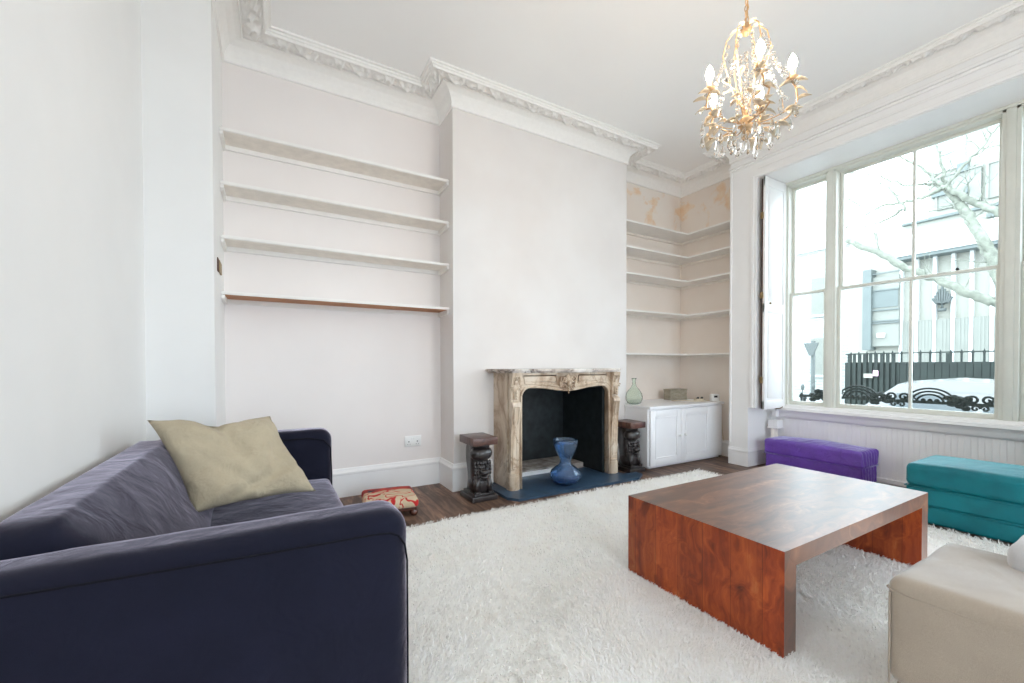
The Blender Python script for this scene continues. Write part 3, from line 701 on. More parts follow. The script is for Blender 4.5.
# carved pedestals
def pedestal(loc, label, rot=0, topsize=(.235, .29)):
    t = thing('carved_pedestal', label, 'pedestal', (loc[0], loc[1], loc[2]), 'pair of carved pedestals by the fireplace')
    M = Matrix.Translation(loc) @ Matrix.Rotation(rot, 4, 'Z'); a, b = topsize[0]/2, topsize[1]/2
    MB().box(-a, a, -b, b, .475, .54, .006, M).build('pedestal_top', PEDTOP, t, angle=40)
    MB().box(-a*1.02, a*1.02, -b*.98, b*.9, 0.001, .045, .006, M).box(-a*.8, a*.8, -b*.85, b*.8, .045, .065, .006, M).build('base', EBONY, t, angle=40)
    c = MB()
    # spine S-curve at the back and the figure's bulging front
    sp_ = []
    for k in range(25):
        q = k/24; z = .06+.42*q; sp_.append((q, z))
    prof_f = []; prof_b = []
    for q, z in sp_:
        yb = b*.62-.02*math.sin(q*PI*2); yf = -b*(.50+.20*math.sin(PI*(q*2.0+.15)))
        prof_f.append((yf, z)); prof_b.append((yb, z))
    poly = prof_f+prof_b[::-1]
    c.prism([(y, z) for y, z in poly], 'X', -a*.60, a*.60, mat=M)
    # upper roll (head)
    for k in range(9):
        pass
    c.ball(M @ Vector((0, -b*.38, .395)), .075, (1.15, 1.0, .85), 20)
    c.ball(M @ Vector((a*.35, -b*.38, .395)), .06, (1., 1.05, .95), 16); c.ball(M @ Vector((-a*.35, -b*.38, .395)), .06, (1., 1.05, .95), 16)
    # ears and spine ridge
    c.tube([M @ Vector((0, b*.62-.02*math.sin(q*PI*2), z)) for q, z in sp_], .03, 10)
    # carved mane: rows of curls
    rnd = random.Random(3)
    for r in range(7):
        z = .315-r*.028; 
        for k in range(7):
            x = (k-3)/3*a*.58+rnd.uniform(-.006, .006); yy = -b*(.62+.15*math.cos((k-3)*.5)-.04*abs(r-2)/2)+.01
            R_ = Matrix.Rotation(rnd.uniform(-.8, .8), 4, 'Y'); c.ball(M @ Vector((x, yy, z)), .016, (.9, .8, 1.35), 8, R_)
    # muzzle, jaw, brows
    c.ball(M @ Vector((0, -b*.86, .245)), .032, (1.3, 1, .8), 12); c.ball(M @ Vector((0, -b*.82, .20)), .026, (1.2, 1, .7), 12)
    for q in (-1, 1):
        c.ball(M @ Vector((q*.03, -b*.80, .285)), .018, (1.2, .9, .8), 10)
        # forelegs and paws
        c.tube([M @ Vector((q*.05, -b*.45, .20)), M @ Vector((q*.06, -b*.62, .13)), M @ Vector((q*.06, -b*.66, .075))], [.032, .026, .022], 10)
        for e in range(3): c.ball(M @ Vector((q*.06+(e-1)*.016, -b*.80, .072)), .013, (.9, 1.6, .9), 8)
        # haunches
        c.ball(M @ Vector((q*a*.45, b*.1, .12)), .055, (.6, 1.2, 1.1), 12)
    c.build('carved_figure', EBONY, t, True)
    return t
pedestal((1.56, 3.30, 0), 'dark carved wooden pedestal with brown square top, left of the fireplace')
pedestal((3.395, 3.33, 0), 'dark carved wooden pedestal right of the fireplace, between marble and white cabinet', topsize=(.225, .28))

# footstool
fs_ = thing('footstool', 'small footstool covered in red and cream woven fabric by the skirting', 'footstool', (.80, 3.33, 0))
Mf = Matrix.Translation((.80, 3.34, 0)) @ Matrix.Rotation(math.radians(-8), 4, 'Z')
cu = rbox(-.20, .20, -.20, .20, .065, .135, .028, 20, (0, 0, 0, 0, 0, .015), .003, 12)
cu.v = [tuple(Vector(v)) for v in cu.v]; o = cu.build('cushion_top', KILIM, None, True); o.parent = fs_; o.location = (0, .01, 0); o.rotation_euler = (0, 0, math.radians(-8))
MB().box(-.185, .185, -.185, .185, .045, .07, .004, Mf).build('frame', DARKWOOD, fs_)
for x in (-.165, .165):
    for yv in (-.165, .165):
        MB().lathe([(.012, .0005), (.024, .006), (.032, .022), (.030, .038), (.018, .047), (.022, .055)], tuple(Mf @ Vector((x, yv, 0))), 16).build('foot', DARKWOOD, fs_, True)

# wall fittings
sk = thing('power_socket', 'white double power socket on the recess wall above the skirting', 'socket', (1.16, 3.91, .44))
MB().box(1.082, 1.24, 3.898, 3.909, .385, .485, .004).build('faceplate', PLASTIC, sk, angle=40)
for x in (1.12, 1.20):
    MB().box(x-.004, x+.004, 3.8965, 3.899, .425, .437).box(x-.014, x-.008, 3.8965, 3.899, .405, .410).box(x+.008, x+.014, 3.8965, 3.899, .405, .410).build('socket_holes', BLACKP, sk)
    MB().box(x-.006+.03*(1 if x < 1.16 else -1), x+.006+.03*(1 if x < 1.16 else -1), 3.894, 3.899, .450, .468, .001).build('switch', PLASTIC, sk)
hg = thing('hinge_plate', 'small old metal hinge plate set in the side of the left recess', 'hinge', (-.31, 3.4, 1.85))
MB().box(-.3095, -.303, 3.42, 3.47, 1.79, 1.88, .001).build('recess_slot', BROWNHOLE, hg)
MB().box(-.3095, -.299, 3.47, 3.62, 1.795, 1.875, .003).build('plate', BRASS, hg)

# ------------------------------------------------------------------ sofa
SF = thing('sofa', 'navy blue fabric sofa against the left wall, nearest the camera', 'sofa', (-.15, 2.2, 0))
def armfn(p): return p
rbox(-.62, .366, 1.25, 1.45, .06, .712, .07, 30, (0, 0, .012, 0, 0, 0), .004, 7, 1).build('armrest', NAVY, SF, True)
rbox(-.60, .345, 2.95, 3.16, .06, .735, .07, 30, (0, 0, .01, 0, 0, 0), .004, 7, 5).build('armrest', NAVY, SF, True)
MB().tube([(-.60+.86*k/20, 1.2415-.006*math.sin(PI*k/20), .688-.028*k/20) for k in range(21)]+[(.30, 1.243, .655), (.325, 1.246, .642), (.345, 1.25, .61), (.353, 1.255, .56), (.354, 1.256, .3), (.354, 1.258, .1)], .003, 8).build('piping', NAVYP, SF, True)
MB().tube([(-.3, 2.938, .69), (.20, 2.938, .69), (.29, 2.942, .67), (.33, 2.95, .62), (.337, 2.955, .45), (.337, 2.955, .12)], .004, 8).build('piping', NAVYP, SF, True)
def backfn(p):
    # lean the front face: top goes toward the wall
    t = (p.z-.10)/.64; return Vector((p.x-(p.x+.63)*.58*max(0, min(1, t))**1.6 if p.x > -.62 else p.x, p.y, p.z))
rbox(-.635, -.20, 1.44, 2.955, .10, .757, .10, 36, (0, .05, 0, 0, 0, .004), .004, 4, 2, backfn).build('backrest', NAVY, SF, True)
rbox(-.30, .325, 1.45, 2.205, .22, .425, .035, 24, (0, .01, 0, 0, 0, .02), .005, 6, 3).build('seat_cushion', NAVY, SF, True)
rbox(-.30, .325, 2.205, 2.955, .22, .425, .035, 24, (0, .01, 0, 0, 0, .02), .005, 6, 4).build('seat_cushion', NAVY, SF, True)
MB().box(-.62, .30, 1.35, 3.05, .06, .24, .01).build('base', NAVY, SF)
for x in (-.52, .24):
    for yv in (1.35, 3.05): MB().lathe([(.022, .0135), (.026, .065)], (x, yv, 0), 12).build('foot', DARKWOOD, SF, True)
# linen cushion
def pillow(P, th=.085, n=34):
    """P: four corners (BL, BR, TR, TL)"""
    P = [Vector(p) for p in P]; nrm = (P[1]-P[0]).cross(P[3]-P[0]).normalized(); mb = MB(); ids = {}
    for side in (1, -1):
        g = []
        for i in range(n+1):
            row = []
            for j in range(n+1):
                a, b = i/n, j/n; edge = i in (0, n) or j in (0, n)
                if edge and side == -1: row.append(ids[(i, j)]); continue
                u, v = 2*a-1, 2*b-1
                # pinch sides inward between pointed corners
                pu = u*(1-.09*(1-v*v)*abs(u)**2); pv = v*(1-.09*(1-u*u)*abs(v)**2)
                pv -= .13*math.exp(-((u+.02)/.36)**2)*max(0, v)**3
                aa, bb = (pu+1)/2, (pv+1)/2
                p = P[0]*(1-aa)*(1-bb)+P[1]*aa*(1-bb)+P[2]*aa*bb+P[3]*(1-aa)*bb
                h = th*((1-u**4)*(1-v**4))**.55
                wv = .014*math.sin(5*(u-v)+2*u)*(1-u*u)*(1-v*v)-.045*math.exp(-((u*.9+v*.12+.02)/.12)**2)*(.25+.75*max(0, v+.3))+.02*math.exp(-((u*.8-v*.5-.35)/.1)**2)*(1-u*u)*(1-v*v)-.02*math.exp(-((u*.8+v*.6+.5)/.1)**2)*(1-u*u)*(1-v*v)
                wv += .022*noise.noise(Vector((u*2.6, v*2.6, side)))+.010*abs(noise.noise(Vector((u*5, v*5-u*2, side))))*(-1)
                wv -= .022*math.exp(-((v*.8-u*.35+.55)/.07)**2)*(1-u*u)+.020*math.exp(-((u*.5+v*.8-.15)/.06)**2)*max(0, u)*(1-v*v)
                p = p+nrm*(side*h+(wv*(1 if side > 0 else .5) if not edge else 0))
                ids[(i, j)] = len(mb.v) if side == 1 else ids[(i, j)]
                row.append(len(mb.v)); mb.v.append(tuple(p))
            g.append(row)
        for i in range(n):
            for j in range(n):
                f = (g[i][j], g[i+1][j], g[i+1][j+1], g[i][j+1]); mb.f.append(f if side > 0 else f[::-1]); mb.mi.append(0)
    return mb
TL = at(147, 420, 1, 2.46); TRc = at(270, 416, 1, 2.80); BRc = at(316, 491, 1, 2.50); BLc = at(193, 514, 1, 2.28)
o = pillow([BLc, BRc, TRc, TL]).build('throw_cushion', LINEN, None, True); tag(o, 'beige linen cushion leaning in the far corner of the navy sofa', 'cushion')

# ------------------------------------------------------------------ coffee table
ct = thing('coffee_table', 'reddish-brown solid wood coffee table with slab legs, standing on the cream rug', 'table', (2.47, 1.283, .014))
tx0, tx1, ty0, ty1 = 1.707, 3.20, .862, 1.675
TT, TH = .430, .072
MB().prism([(tx0, TT), (tx1, TT), (tx1-.085, TT-TH), (tx0+.085, TT-TH)], 'Y', ty0, ty1).build('tabletop', TABLETOP, ct)
for xo, xi in ((tx0, tx0+.085), (tx1, tx1-.085)):
    lg = MB(); lg.prism([(xo, .014), (xo, TT-.0008), (xi, TT-TH-.0008), (xi, .014)], 'Y', ty0, ty1); lg.mi[0] = lg.mi[1] = 1
    lg.build('leg', [TABLE, TABLETOP], ct)

# ------------------------------------------------------------------ rug
rg = MB(); nx, ny = 180, 150; rx0, rx1, ry0, ry1 = -.12, 4.03, -1.3, 2.92
vs = []; 
for j in range(ny+1):
    for i in range(nx+1):
        x = rx0+(rx1-rx0)*i/nx; yv = ry0+(ry1-ry0)*j/ny; e = min(1, i/2, (nx-i)/2, j/2, (ny-j)/2)
        vs.append((x, yv, .001+.010*e+.004*e*noise.noise(Vector((x*9, yv*9, 0)))))
fs = [(j*(nx+1)+i, j*(nx+1)+i+1, (j+1)*(nx+1)+i+1, (j+1)*(nx+1)+i) for j in range(ny) for i in range(nx)]
rugo = rg.add(vs, fs).build('shag_rug', RUGB, None, True); tag(rugo, 'large cream shaggy wool rug covering the floor under the coffee table', 'rug')
def strands(n, xa, xb, ya, yb, L, W, seed):
    g = np.random.default_rng(seed)
    x = g.uniform(xa, xb, n); yv = g.uniform(ya, yb, n)
    if seed == 2: x = xa+(xb-xa)*g.beta(2, 3, n); yv = g.triangular(ya, ya, yb, n)
    ang = 2*PI*(.5+.5*np.sin(x*2.1+1.3*np.sin(yv*1.7)))+g.normal(0, .9, n)
    ln = L*g.uniform(.6, 1.25, n); lean = g.uniform(.35, 1.0, n)
    dx, dy = np.cos(ang), np.sin(ang); wx, wy = -dy*W/2*g.uniform(.6, 1.3, n), dx*W/2
    z0 = np.full(n, .006)
    P = np.empty((n, 5, 3))
    m1 = ln*.5; h1 = .016*(1.3-lean*.5)*(ln/L); h2 = h1*.9+.012*(1-lean)
    P[:, 0] = np.stack([x-wx, yv-wy, z0], 1); P[:, 1] = np.stack([x+wx, yv+wy, z0], 1)
    cxm = x+dx*m1*lean; cym = yv+dy*m1*lean
    P[:, 2] = np.stack([cxm+wx*.8, cym+wy*.8, z0+h1], 1); P[:, 3] = np.stack([cxm-wx*.8, cym-wy*.8, z0+h1], 1)
    P[:, 4] = np.stack([x+dx*ln*lean, yv+dy*ln*lean, z0+h2], 1)
    return P
Ps = [strands(90000, rx0, rx1, .2, ry1, .034, .0055, 1), strands(60000, rx0, rx1, .2, ry1, .034, .0045, 2), strands(15000, rx0, rx1, -1.3, .2, .034, .007, 3)]
Pn = np.concatenate(Ps); n = len(Pn)
me = bpy.data.meshes.new('pile'); me.vertices.add(n*5); me.vertices.foreach_set('co', Pn.reshape(-1))
quad = (np.arange(n)[:, None]*5+np.array([0, 1, 2, 3])).astype(np.int32); tri = (np.arange(n)[:, None]*5+np.array([3, 2, 4])).astype(np.int32)
loops = np.concatenate([quad.reshape(-1), tri.reshape(-1)]); me.loops.add(len(loops)); me.loops.foreach_set('vertex_index', loops)
starts = np.concatenate([np.arange(n)*4, n*4+np.arange(n)*3]).astype(np.int32); me.polygons.add(2*n); me.polygons.foreach_set('loop_start', starts)
me.update(calc_edges=True); me.validate()
po = link('pile', me, RUGM, rugo); po.location = (0, 0, 0); po['kind'] = 'stuff'

# ------------------------------------------------------------------ ottomans and beige seat
ot = thing('purple_ottoman', 'low purple velvet ottoman against the panelling under the window', 'ottoman', (4.95, 2.2, 0), None)
def gather(p):
    # puckered short end
    if p.y < 1.76: return Vector((p.x, p.y+.007*math.sin(p.x*110+p.z*14), p.z))
    return p
rbox(4.745, 5.10, 1.725, 2.625, .175, .335, .03, 44, (0, 0, 0, 0, 0, .035), .004, 9, 1, gather).build('lid', PURPLE, ot, True)
rbox(4.755, 5.092, 1.735, 2.615, .01, .185, .02, 36, (0, 0, 0, 0, 0, 0), .004, 9, 2, gather).build('base', PURPLE, ot, True)
MB().tube([(4.748, 1.73, .18), (4.748, 2.62, .18), (5.095, 2.62, .18), (5.095, 1.728, .18)], .005, 8, True).build('piping', PURPLE, ot, True)
MB().tube([(4.752, 1.733, .31), (4.752, 2.617, .31), (5.095, 2.617, .31), (5.095, 1.733, .31)], .004, 8, True).build('piping', PURPLE, ot, True)
ot = thing('teal_ottoman', 'long teal velvet ottoman at the right edge behind the coffee table', 'ottoman', (4.35, .8, 0), None)
rbox(4.06, 4.62, .30, 1.225, .26, .43, .045, 40, (0, 0, 0, 0, 0, .03), .003, 8, 1).build('lid', TEAL, ot, True)
rbox(4.067, 4.613, .307, 1.218, .135, .27, .02, 30, wr=.003, seed=5).build('middle_band', TEAL, ot, True)
rbox(4.067, 4.613, .307, 1.218, .01, .14, .02, 30, wr=.003, seed=6).build('base', TEAL, ot, True)
for z in (.265, .138): MB().tube([(4.062, .303, z), (4.062, 1.222, z), (4.618, 1.222, z), (4.618, .303, z)], .0045, 8, True).build('piping', TEAL, ot, True)
PALEV = fabric('pale_grey_velour', (206, 206, 208), (216, 216, 218), weave=900, wr=.2, wscale=4)
bs = thing('beige_armchair', 'beige velour low armchair cropped by the lower right corner', 'armchair', (2.1, 0, 0))
rbox(1.71, 2.27, -.45, .56, .13, .475, .04, 40, (0, 0, 0, 0, 0, .012), .004, 5, 1).build('seat', BEIGE, bs, True)
rbox(2.08, 2.34, -.45, .378, .44, .575, .06, 24, (0, 0, 0, 0, 0, .01), .004, 5, 2).build('back_bolster', PALEV, bs, True)
rbox(1.73, 2.25, -.43, .54, .035, .14, .02, 16).build('base', BEIGE, bs, True)
MB().tube([(1.712, -.43, .43), (1.712, .54, .43), (1.73, .560, .43), (2.25, .560, .43)], .004, 8).tube([(1.720, .550, .05), (1.718, .550, .42)], .0035, 8).build('piping', BEIGE, bs, True)
for x in (1.80, 2.18):
    for yv in (-.35, .46): MB().lathe([(.02, .0135), (.025, .05)], (x, yv, 0), 12).build('foot', DARKWOOD, bs, True)

# ------------------------------------------------------------------ chandelier
chx, chy = 2.0, 1.19
hub = at(746, 123, 1, chy); chx = hub.x; HZ = hub.z; TZ = at(747, 30, 1, chy).z
ch = thing('chandelier', 'gilt leafy chandelier with crystal drops and lit candle bulbs', 'chandelier', (chx, chy, HZ))
C0 = Vector((chx, chy, 0))
def P(a, r, z): return (chx+r*math.cos(a), chy+r*math.sin(a), HZ+z)
hh = TZ-HZ
c = MB(); z = TZ+.03; k = 0
while z < ZC-.05:
    pts = [(chx+(.009*math.cos(t) if k % 2 else 0), chy+(0 if k % 2 else .009*math.cos(t)), z+.016+.018*math.sin(t)) for t in [x*PI/5 for x in range(10)]]
    c.tube(pts, .0025, 6, True); z += .028; k += 1
c.build('chain', GOLD, ch, True)
MB().tube([(chx+.004*math.sin(k*.9), chy+.006*math.cos(k*.7), TZ+.01+(ZC-.04-TZ)*k/24) for k in range(25)], .0035, 6).build('cable', GOLD, ch, True)
MB().lathe([(.05, 0), (.055, -.01), (.045, -.03), (.02, -.045), (.008, -.05)], (chx, chy, ZC-.001), 24).build('ceiling_rose', GOLD, ch, True)
MB().lathe([(.004, 0), (.022, .008), (.028, .025), (.018, .045), (.03, .055), (.012, .07), (.007, .1)], (chx, chy, HZ-.04), 16).ball((chx, chy, HZ-.052), .016).build('hub', GOLD, ch, True)
MB().lathe([(.006, -.03), (.018, -.02), (.024, 0), (.014, .012), (.02, .02), (.006, .035)], (chx, chy, TZ), 14).build('top_crown', GOLD, ch, True)
def leafmesh(mb, p, d, up, L, W, curl=.4):
    d = Vector(d).normalized(); up = Vector(up); s = d.cross(up)
    if s.length < 1e-3: s = d.orthogonal()
    s.normalize(); up = s.cross(d).normalized(); p = Vector(p); vs = []; N_ = 6
    for i in range(N_+1):
        t = i/N_; w = W*math.sin(PI*min(1, t*.92+.04))**.8*.5; bend = -curl*L*t*t
        c_ = p+d*L*t+up*bend; vs += [c_-s*w+up*w*.35, c_, c_+s*w+up*w*.35, c_+s*w*.98+up*(w*.35-.0018), c_-up*.0018, c_-s*w*.98+up*(w*.35-.0018)]
    fs = []
    for i in range(N_):
        a, b = 6*i, 6*i+6
        for k in range(6): fs.append((a+k, a+(k+1) % 6, b+(k+1) % 6, b+k))
    fs += [(0, 1, 4, 5), (1, 2, 3, 4), (6*N_, 6*N_+1, 6*N_+4, 6*N_+5), (6*N_+1, 6*N_+2, 6*N_+3, 6*N_+4)]
    mb.add(vs, fs)
rn = random.Random(11)
def leaf_(parent, p, d, up, L, W):
    mb_ = MB(); leafmesh(mb_, p, d, up, L, W); mb_.build('leaf', LEAFM, parent, True)
NA = 5
# main arms with candles
for k in range(NA):
    a = 2*PI*k/NA+.35
    path = [(0, .0), (.06, -.012), (.13, -.018), (.18, .0), (.205, .05), (.20, .10), (.185, .135)]
    pts = []
    for i in range(len(path)-1):
        for q in range(4):
            t = q/4; r0, z0 = path[i]; r1, z1 = path[i+1]; pts.append(P(a+.15*math.sin(i), r0+(r1-r0)*t, z0+(z1-z0)*t))
    pts.append(P(a+.15*math.sin(5), .185, .135)); aa = a+.15*math.sin(5)
    arm = MB().tube(pts, .0042, 7).build('arm', GOLD, ch, True)
    for q in range(5):
        i = 4+q*4; pp = Vector(pts[min(i, len(pts)-1)]); dd = Vector((math.cos(a+rn.uniform(-1, 1)), math.sin(a+rn.uniform(-1, 1)), rn.uniform(-.3, .7)))
        leaf_(arm, pp, dd, (0, 0, 1), .055, .034)
    leaf_(arm, pts[-1], (math.cos(aa), math.sin(aa), .2), (0, 0, 1), .055, .036); leaf_(arm, pts[-1], (-math.cos(aa), -math.sin(aa), .2), (0, 0, 1), .05, .032)
    cx_, cy_, cz_ = P(aa, .185, .135)
    MB().lathe([(.004, 0), (.02, .006), (.024, .016), (.012, .02), (.011, .022), (.011, .055), (.009, .056)], (cx_, cy_, cz_), 14).build('candle_cup', GOLD, arm, True)
    MB().lathe([(.008, .055), (.015, .066), (.018, .08), (.015, .098), (.007, .115), (.001, .125)], (cx_, cy_, cz_), 14).build('bulb', BULB, arm, True)
    # crystal drop below each arm
# upper scroll wires
for k in range(6):
    a = 2*PI*k/6+.1
    pts = []
    path = [(.004, hh), (.045, hh+.012), (.085, hh-.03), (.10, hh-.10), (.075, hh*.5), (.045, hh*.3), (.02, .08), (.01, .02)]
    for i in range(len(path)-1):
        for q in range(4):
            t = q/4; pts.append(P(a, path[i][0]+(path[i+1][0]-path[i][0])*t, path[i][1]+(path[i+1][1]-path[i][1])*t))
    w = MB().tube(pts, .003, 6).build('scroll_wire', GOLD, ch, True)
    leaf_(w, pts[2], (math.cos(a), math.sin(a), .3), (0, 0, 1), .04, .024)
    leaf_(w, pts[17], (math.cos(a+.8), math.sin(a+.8), .6), (0, 0, 1), .05, .028); leaf_(w, pts[21], (math.cos(a-1), math.sin(a-1), .4), (0, 0, 1), .045, .026)
# short outer leaf stems
for k in range(8):
    a = 2*PI*k/8+.2; r1 = rn.uniform(.11, .17); z1 = rn.uniform(-.035, .05)
    pts = [P(a, r1*t, z1*t*t-.02*math.sin(PI*t)) for t in [x/8 for x in range(9)]]
    w = MB().tube(pts, .003, 6).build('leaf_stem', GOLD, ch, True)
    for q in (-.9, 0, .9): leaf_(w, pts[-1], (math.cos(a+q), math.sin(a+q), rn.uniform(-.4, .5)), (0, 0, 1), .055, .034)
def drop(x, yv, z, L=.045, w=.009):
    m_ = MB(); m_.ball((x, yv, z), .0055, n=8).tube([(x, yv, z-.004), (x, yv, z-.014)], .001, 4); m_.lathe([(.001, -.012), (w*.45, -.018), (w, -.012-L*.65), (w*.6, -.012-L*.88), (.001, -.012-L)], (x, yv, z), 6); return m_
for k in range(30):
    a = 2*PI*k/30; r = .20 if k % 3 == 0 else (.13 if k % 3 == 1 else .07); z = (.02 if k % 3 == 0 else -.035)
    x, yv, zz = P(a, r, z); drop(x, yv, zz, rn.uniform(.05, .09), .012).build('crystal_drop', CRYS, ch)
for k in range(10):
    a = 2*PI*k/10+.15; s_ = MB()
    for q in range(12):
        t = q/11; r = .09+.11*t; z = hh*.80-(hh*.80-.12)*t-.05*math.sin(PI*t); x, yv, zz = P(a, r, z); s_.ball((x, yv, zz), .010, n=8)
    s_.build('bead_string', CRYS, ch)
for k in range(6):
    a = 2*PI*k/6+.5; s_ = MB()
    for q in range(9): x, yv, zz = P(a, .03+.01*math.sin(q), hh*.7-.03*q); s_.ball((x, yv, zz), .011, n=8)
    s_.build('bead_string', CRYS, ch)

# ------------------------------------------------------------------ outside
GZ = -.62
struct(MB().box(XO+.3, 60, -30, 60, GZ-.2, GZ).box(-20, XO+.3, -40, YN-.3, GZ-.2, GZ).build('ground', ASPH))
struct(MB().box(11.6, 13.2, -30, 60, GZ, GZ+.10).build('pavement', FACADE))
# ornate cast-iron window guard on the outer sill
wg = thing('window_guard', 'black ornate cast-iron window guard with arcs and scrolls outside the sill', 'railing', (5.5, 1.5, .62))
GX = 5.50
struct(MB().box(5.24, 5.62, .36, 2.66, .56, .63).build('outer_sill', FACADE))
def on_g(u, v): p = at(u, v, 0, GX); return p.y, p.z
ybar0, zb = on_g(905, 401); 
MB().box(GX-.008, GX+.008, .40, 2.62, zb-.014, zb+.014).box(GX-.006, GX+.006, .40, 2.62, .69, .70).build('rail', STREETIRON, wg)
for yv in (.42, 2.60): MB().box(GX-.01, GX+.01, yv-.01, yv+.01, .63, zb+.03).build('post', STREETIRON, wg)
def arcs(yc, R0):
    s = MB()
    for r in (R0, R0*.78, R0*.56): s.tube([(GX, yc+r*math.cos(t), zb+r*.78*math.sin(t)) for t in [PI*q/20 for q in range(21)]], .0095, 6)
    for q in range(3): s.ball((GX, yc+(q-1)*R0*.28, zb+.018), .02, (.5, 1, 1), 8)
    s.build('arc_ornament', STREETIRON, wg, True)
def leaves(yc, w):
    s = MB(); r_ = random.Random(int(yc*100))
    for q in range(26): s.ball((GX+r_.uniform(-.006, .006), yc+r_.uniform(-w, w), zb+r_.uniform(-.045, .075)*(1-.3*abs(r_.uniform(-1, 1)))), .027, (.5, 1.1, .8), 7)
    s.build('leaf_ornament', STREETIRON, wg, True)
def scroll(yc, zc, r, sg):
    return [(GX, yc+sg*r*(1-t/9)*math.cos(t), zc+r*(1-t/9)*math.sin(t)) for t in [x*.4 for x in range(20)]]
def scrolls(yc):
    s = MB()
    for sg in (-1, 1):
        s.tube(scroll(yc+sg*.045, zb+.04, .042, sg), .011, 6).tube(scroll(yc+sg*.03, zb-.035, .03, -sg), .009, 6)
        s.tube([(GX, yc+sg*.08, zb+.03), (GX, yc+sg*.11, zb+.06), (GX, yc+sg*.14, zb+.02)], .007, 6)
    s.build('scroll_ornament', STREETIRON, wg, True)
yA = on_g(858, 400)[0]; yB = on_g(930, 400)[0]; per = yA-yB
RA = (on_g(841, 400)[0]-on_g(877, 400)[0])/2*1.08
k = -1
for k in range(-1, 3):
    yc = yB+per*k
    if .5 < yc < 2.6: arcs(yc, min(RA*1.0, yc-.42 if yc < .6 else 9))
    if .45 < yc-per*.34 < 2.55: leaves(yc-per*.33, per*.13)
    if .45 < yc+per*.40 < 2.55 : scrolls(yc+per*.42)
# boundary fence across the street
XF2 = 14.0
fy0 = at(1010, 362, 0, XF2).y-4; fy1 = at(845, 362, 0, XF2).y
fz = at(930, 362, 0, XF2).z; ft = at(930, 351, 0, XF2).z
fe = thing('street_fence', 'dark green boarded fence topped with a row of pointed railings', 'fence', (XF2, (fy0+fy1)/2, GZ))
s = MB(); s.box(XF2, XF2+.06, fy0, fy1, GZ, fz)
y = fy0
while y < fy1-.1: s.box(XF2-.012, XF2, y, y+.12, GZ, fz-.02); y += .13
s.build('boarding', DGREEN, fe)
MB().box(XF2+.01, XF2+.05, fy0, fy1, fz+.22, fz+.25).build('rail', DGREEN, fe)
s = MB(); y = fy0+.05
k = 0
while y < fy1-.05:
    big = k % 9 == 0
    s.box(XF2+.02, XF2+(.07 if big else .05), y, y+(.10 if big else .035), fz, ft-.06); s.prism([(y-.01, ft-.06), (y+.045, ft-.06), (y+.017, ft+.03)], 'X', XF2+.02, XF2+.05)
    y += .18; k += 1
s.build('railings', DGREEN, fe)
s = MB(); gy = at(896, 362, 0, XF2).y; y = gy
while y < fy1-.06: s.box(XF2-.05, XF2-.03, y, y+.07, GZ+.1, ft-.02); y += .12
s.build('gate_slats', DGREEN, fe)
a, b = at(873.5, 370.5, 0, XF2-.06), at(878.5, 376, 0, XF2-.06)
MB().box(XF2-.09, XF2-.07, b.y, a.y, b.z, a.z).build('notice', PINK, fe); a, b = at(864, 373.5, 0, XF2-.06), at(873, 378, 0, XF2-.06)
MB().box(XF2-.09, XF2-.07, b.y, a.y, b.z, a.z).build('name_plate', FACADE, fe)
# facade
XB = 20.0
def rect(mb, u0, v0, u1, v1, x0, x1, uv=None, mi=0):
    """axis-aligned panel on the facade; v taken at the middle of u"""
    um = (u0+u1)/2; a = at(u0, 300, 0, x0).y; b = at(u1, 300, 0, x0).y; zt = at(um, v0, 0, x0).z; zb_ = at(um, v1, 0, x0).z
    mb.box(x0, x1, b, a, zb_, zt, mi=mi); return b, a, zb_, zt
bl = thing('street_building', 'pale concrete building across the street with ribbed panels and wall emblem', 'building', (XB, 5, GZ))
yl = at(900, 300, 0, XB).y; yr = at(1015, 300, 0, XB).y-3
ymid = at(924, 300, 0, XB).y; yL = at(846, 300, 0, XB).y
s = MB(); s.box(XB+.3, XB+8, yr, ymid, GZ, 11.2).box(XB+.3, XB+8, ymid, yL-.0, GZ, at(880, 228, 0, XB).z); s.build('wall', FACADE, bl)
zpan = at(950, 318, 0, XB).z; zcan = at(950, 251.5, 0, XB).z
s = MB()
mull = [1012, 991, 970, 951.5, 933, 915, 899.5]
ys = [at(u, 300, 0, XB).y for u in mull]
for i in range(len(ys)-1):
    y0, y1 = ys[i]+.07, ys[i+1]-.07; s.box(XB+.16, XB+.3, y0-.03, y1+.03, GZ, zpan)
    yy = y0
    while yy < y1-.06: s.box(XB+.15, XB+.16, yy, yy+.05, GZ, zpan); yy += .09
s.build('ribbed_panels', FACADE2, bl)
for yv in ys: MB().box(XB+.12, XB+.3, yv-.045, yv+.045, GZ, zcan).build('mullion', FACWHITE, bl)
s = MB(); s.box(XB-.35, XB+.3, ys[0], ys[-1], zcan+.05, zcan+.75); s.build('canopy', FACWHITE, bl)
MB().box(XB-.30, XB+.3, ys[0], ys[-1], zcan-.06, zcan+.05).box(XB+.1, XB+.3, ys[0], ys[-1], zcan+1.25, zcan+1.33).build('canopy_shadow_gap', SHOPG, bl)  # dark grey strip below the canopy and a thin one above
